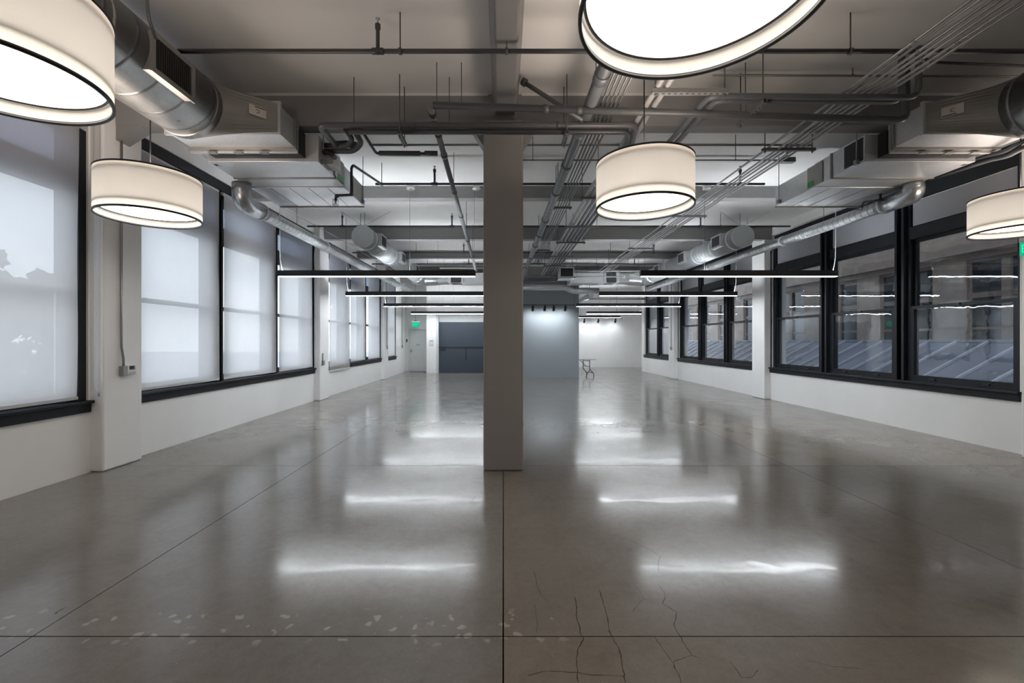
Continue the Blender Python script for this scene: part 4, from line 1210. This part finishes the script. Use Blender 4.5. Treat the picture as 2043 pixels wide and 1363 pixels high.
# rack of six fat conduits
for k in range(6):
    x = 1.42 + k * 0.088
    lab = '%s thick conduit from the left in the hanging rack behind the lamp' % ordn[k]
    if k < 2: pts = [(x + 0.08, 2.3, 3.99), (x + 0.08, 5.9, 3.99), (x, 7.0, 3.99), (x, 16.9, 3.98)]
    elif k < 4: pts = [(x + 0.06, 5.75, 3.99), (x, 7.0, 3.99), (x, 16.9, 3.98)]
    else:
        q = 0.10 * (k - 4)
        pts = fillet([(4.14 - q, 4.42 + q * 0.8, ZS - 0.004), (4.14 - q, 4.42 + q * 0.8, 3.945), (2.06 + q, 4.42 + q * 0.8, 3.96), (2.06 + q, 5.5, 3.985), (x, 6.9, 3.99), (x, 16.9, 3.98)], 0.12)
    pipe('conduit', lab, pts, 0.029, M['pipe_light'] if k < 2 else M['pipe_big'], 'conduit', n=12, group='six thick conduits in the hanging rack')
trapeze(1.44, 2.18, 4.30, 3.915, 'slotted channel hanger under the topmost round lamp', M['strut_light'], True, 0.045)
for y, nm in ((7.5, 'nearest'), (9.4, 'second'), (10.9, 'third'), (12.7, 'fourth'), (14.3, 'fifth')):
    trapeze(1.30, 2.02, y, 3.915, nm + ' channel hanger under the rack of thick conduits')
# short channels running lengthwise under cross pipes
def short_strut(x, y0, y1, z, label, m=None):
    t = thing('support_channel', label, 'pipe hanger', (x, (y0 + y1) / 2, z))
    MB().prism([(x - 0.021, y0, z), (x + 0.021, y0, z), (x + 0.021, y0, z + 0.04), (x + 0.016, y0, z + 0.04), (x + 0.016, y0, z + 0.005), (x - 0.016, y0, z + 0.005), (x - 0.016, y0, z + 0.04), (x - 0.021, y0, z + 0.04)], (0, y1 - y0, 0)).build('channel', m or M['strut'], t)
    k = y0 + 0.03
    while k < y1 - 0.04:
        MB().box(x - 0.007, x + 0.007, k, k + 0.028, z - 0.0012, z).build('slot', M['grille_dark'], t)
        k += 0.058
    for q in (y0 + 0.04, y1 - 0.04):
        MB().tube([(x, q, z - 0.03), (x, q, ZS)], 0.006, 6).build('hanger_rod', M['rod'], t)
short_strut(-1.14, 4.84, 5.16, 3.778, 'short slotted channel under the grey pipes left of the column')
short_strut(0.70, 4.84, 5.16, 3.778, 'short slotted channel under the grey pipes right of the column')
short_strut(2.60, 4.40, 4.90, 3.88, 'short slotted channel under the bent conduits above the round lamp')
# thin pipes along the ceiling
pipe('thin_pipe', 'thin brown pipe close to the ceiling at the upper right', [(2.25, 4.76, 4.37), (6.9, 4.76, 4.35)], 0.011, M['brass_pipe'], hangers=[(3.75, 4.76, 4.37)])
pipe('thin_pipe', 'thin grey conduit behind the near beam on the right', [(0.35, 5.82, 4.27), (5.2, 5.82, 4.27)], 0.02, M['pipe'], hangers=[(2.2, 5.82, 4.28), (3.1, 5.82, 4.28), (4.2, 5.82, 4.28)])
pipe('thin_pipe', 'thin brown conduit crossing behind the round lamp to a small box', [(0.25, 6.30, 4.085), (3.95, 6.30, 4.085)], 0.010, M['brass_pipe'], hangers=[(0.42, 6.30, 4.085), (1.35, 6.30, 4.085), (3.3, 6.30, 4.085)])
jb = thing('conduit_box', 'small grey conduit box with a curved feed below the seven-conduit run', 'junction box', (4.02, 6.30, 3.98))
MB().box(3.93, 4.13, 6.26, 6.34, 4.05, 4.115).build('box', M['steel_box'], jb)
MB().tube(fillet([(4.03, 6.30, 4.11), (4.03, 6.30, 4.25), (3.97, 5.9, 4.06)], 0.1), 0.014, 8).build('feed', M['emt'], jb)
pipe('thin_pipe', 'thin conduit clipped to the white ceiling behind the near beam', [(-2.0, 6.62, 4.438), (4.6, 6.62, 4.438)], 0.012, M['pipe_light'])
pipe('thin_pipe', 'thin grey conduit dropping from the ceiling at the upper left', fillet([(-2.72, 3.35, 4.45), (-2.72, 3.40, 4.0), (-2.74, 3.50, 3.9)], 0.05), 0.012, M['pipe'])
pipe('thin_pipe', 'bent black conduit feeding the ceiling canopy at the upper right', fillet([(3.95, 4.3, 4.36), (4.35, 4.52, 4.36), (5.7, 4.60, 4.36)], 0.1), 0.013, M['pipe_dark'])

# ------------------------------------------------------------------ far spiral ducts with end caps and registers
def far_duct(xc, s, label, label2):
    z, r, y0, y1 = 3.885, 0.243, 10.0, 16.0
    t = thing('spiral_duct', label, 'duct', (xc, 13, z - r))
    MB().tube([(xc, y0 + 0.03, z), (xc, y1, z)], r, 40).build('duct_body', M['spiral_far'], t)
    MB().tube([(xc, y0, z), (xc, y0 + 0.05, z)], r + 0.004, 40).build('end_cap', M['cap'], t)
    for y in (10.3, 11.15, 12.2, 14.2):
        MB().lathe([(r - 0.01, y), (r + 0.008, y), (r + 0.008, y + 0.04), (r - 0.01, y + 0.04)], (xc, 0, z), 40, 'y').build('coupling', M['sheet'], t)
    for y in (10.45, 12.55, 14.6):
        for q in (s, -s):
            f = xc + q * 0.305
            rg = MB().box(xc + q * 0.15, f, y, y + 0.48, z - 0.13, z + 0.17).build('register_box', M['sheet'], t)
            MB().box(f, f + q * 0.003, y + 0.05, y + 0.43, z - 0.09, z + 0.13).build('register_core', M['pipe_dark'], rg)
            for k in range(6):
                yy = y + 0.08 + k * 0.06
                MB().box(f + q * 0.003, f + q * 0.01, yy, yy + 0.012, z - 0.09, z + 0.13).build('fin', M['pipe'], rg)
    for y in (10.15, 12.1, 15.0):
        MB().tube([(xc, y, z + r), (xc, y, ZS)], 0.006, 6).build('hanger_rod', M['rod'], t)
    for (dx_, dy_) in ((0.62, 0.0), (-0.5, 0.0)):
        MB().tube([(xc, 10.06, z + r - 0.01), (xc + dx_, 10.06 + dy_, ZS)], 0.0045, 6).build('brace_wire', M['emt'], t)
    # elbow towards the room and the unit it feeds
    w = thing('air_handler', label2, 'air handler', (xc + s * 2.2, 16.8, 3.7))
    MB().tube(fillet([(xc, 15.98, z), (xc, 16.75, z - 0.03), (xc + s * 0.75, 16.75, z - 0.03)], 0.42, 8), [0.25] + [0.27 + 0.012 * math.sin(k * 2.2) for k in range(9)] + [0.24], 28).build('flexible_elbow', M['flex'], w)
    a, b, c, d = xc + s * 0.72, xc + s * 1.22, xc + s * 1.62, xc + s * 2.95
    circ, rect = [], []
    for k in range(32):
        an = 2 * PI * k / 32
        ca, sa = math.cos(an), math.sin(an)
        q = 1 / max(abs(ca), abs(sa))
        circ.append((a, 16.75 + 0.24 * ca, z - 0.03 + 0.24 * sa))
        rect.append((b - s * 0.1, 16.80 + 0.42 * ca * q, z - 0.02 + 0.16 * sa * q))
    MB().loft([circ, rect], cap=False).build('transition', M['cap'], w)
    MB().box(b - s * 0.1, b + s * 0.02, 16.37, 17.23, z - 0.19, z + 0.15).build('flange', M['sheet'], w)
    MB().box(b, c, 16.42, 17.18, z - 0.20, z + 0.13).build('coil_section', M['pipe_dark'], w)
    MB().box(c, d, 16.35, 17.25, z - 0.22, z + 0.14).build('casing', M['sheet'], w, bevel=0.006)
    MB().box(c - s * 0.03, d, 16.34, 16.38, z - 0.24, z - 0.20).build('bottom_lip', M['sheet'], w)
    lx = (a + b) / 2
    MB().box(lx - 0.06, lx + 0.06, 16.40, 16.408, z - 0.05, z + 0.06).build('paper_label', M['white_plastic'], w)
    for q in (c + s * 0.1, d - s * 0.1):
        MB().tube([(q, 16.34, z - 0.2), (q, 16.34, ZS)], 0.006, 6).build('hanger_rod', M['rod'], w)
        MB().tube([(q, 17.27, z - 0.2), (q, 17.27, ZS)], 0.006, 6).build('hanger_rod', M['rod'], w)
far_duct(-3.175, 1, 'thick spiral duct with a round end cap on the left beyond the first light bar', 'far air handler with a silver flexible elbow left of the column')
far_duct(5.42, -1, 'thick spiral duct with a round end cap on the right beyond the first light bar', 'far air handler with a silver elbow right of the partition')

# ductwork over the partition and beyond
t = thing('round_duct', 'thin round duct with a bend crossing above the spotlight track', 'duct', (1.5, 17.2, 3.4))
MB().tube(fillet([(0.2, 17.42, 3.62), (2.45, 17.42, 3.62), (2.72, 17.42, 3.48), (3.75, 17.42, 3.48)], 0.12), 0.12, 24).build('duct_body', M['sheet'], t)
for q in (1.0, 3.3):
    MB().tube([(q, 17.42, 3.6), (q, 17.42, ZS)], 0.006, 6).build('hanger_rod', M['rod'], t)
t = thing('round_duct', 'pale round duct running away to the right of the partition top', 'duct', (3.9, 20.5, 3.3))
MB().tube([(3.72, 18.75, 3.45), (3.72, 23.5, 3.45)], 0.12, 24).build('duct_body', M['sheet'], t)
for q in (19.2, 22.5):
    MB().tube([(3.72, q, 3.5), (3.72, q, ZS)], 0.006, 6).build('hanger_rod', M['rod'], t)
fc = thing('fan_coil', 'small sheet-metal fan coil with a black open mouth right of the column', 'fan coil', (2.2, 15.7, 3.7))
MB().ring('y', 15.4, 16.0, 1.96, 2.46, 3.72, 4.08, 0.035).build('casing', M['sheet'], fc)
MB().box(1.995, 2.425, 15.46, 15.98, 3.755, 4.045).build('mouth', M['grille_dark'], fc)
MB().box(1.94, 2.5, 15.35, 16.0, 3.68, 3.72).build('drain_pan', M['cap'], fc)
for q in (1.98, 2.44):
    MB().tube([(q, 15.7, 4.07), (q, 15.7, ZS)], 0.006, 6).build('hanger_rod', M['rod'], fc)
for k, (x0, x1, y, z, r, m, lab) in enumerate((
        (2.46, 5.0, 15.9, 4.02, 0.03, M['pipe_light'], 'upper pale pipe running right from the small fan coil'),
        (2.46, 4.3, 15.8, 3.80, 0.022, M['pipe_light'], 'lower pale pipe running right from the small fan coil'),
        (0.85, 1.95, 15.9, 3.83, 0.035, M['pipe_big'], 'upper slate pipe running left from the small fan coil'),
        (0.3, 1.95, 16.4, 3.72, 0.03, M['pipe'], 'lower slate pipe running left from the small fan coil'),
        (-2.2, -0.35, 15.4, 4.05, 0.03, M['pipe_light'], 'pale pipe crossing above the left light bar end'),
        (3.95, 6.9, 21.0, 3.5, 0.04, M['pipe_light'], 'pale pipe crossing under the far right ceiling'))):
    pipe('far_pipe', lab, [(x0, y, z), (x1, y, z)], r, m, hangers=[(x0 + 0.15, y, z), (x1 - 0.15, y, z)])
# wall mounted cables above the windows
pipe('cable_run', 'thin wire line above the left windows', [(-4.2, 7.3, 4.02), (-3.95, 10.6, 3.98), (-3.75, 16.5, 3.9)], 0.005, M['emt'], 'cable', n=6)
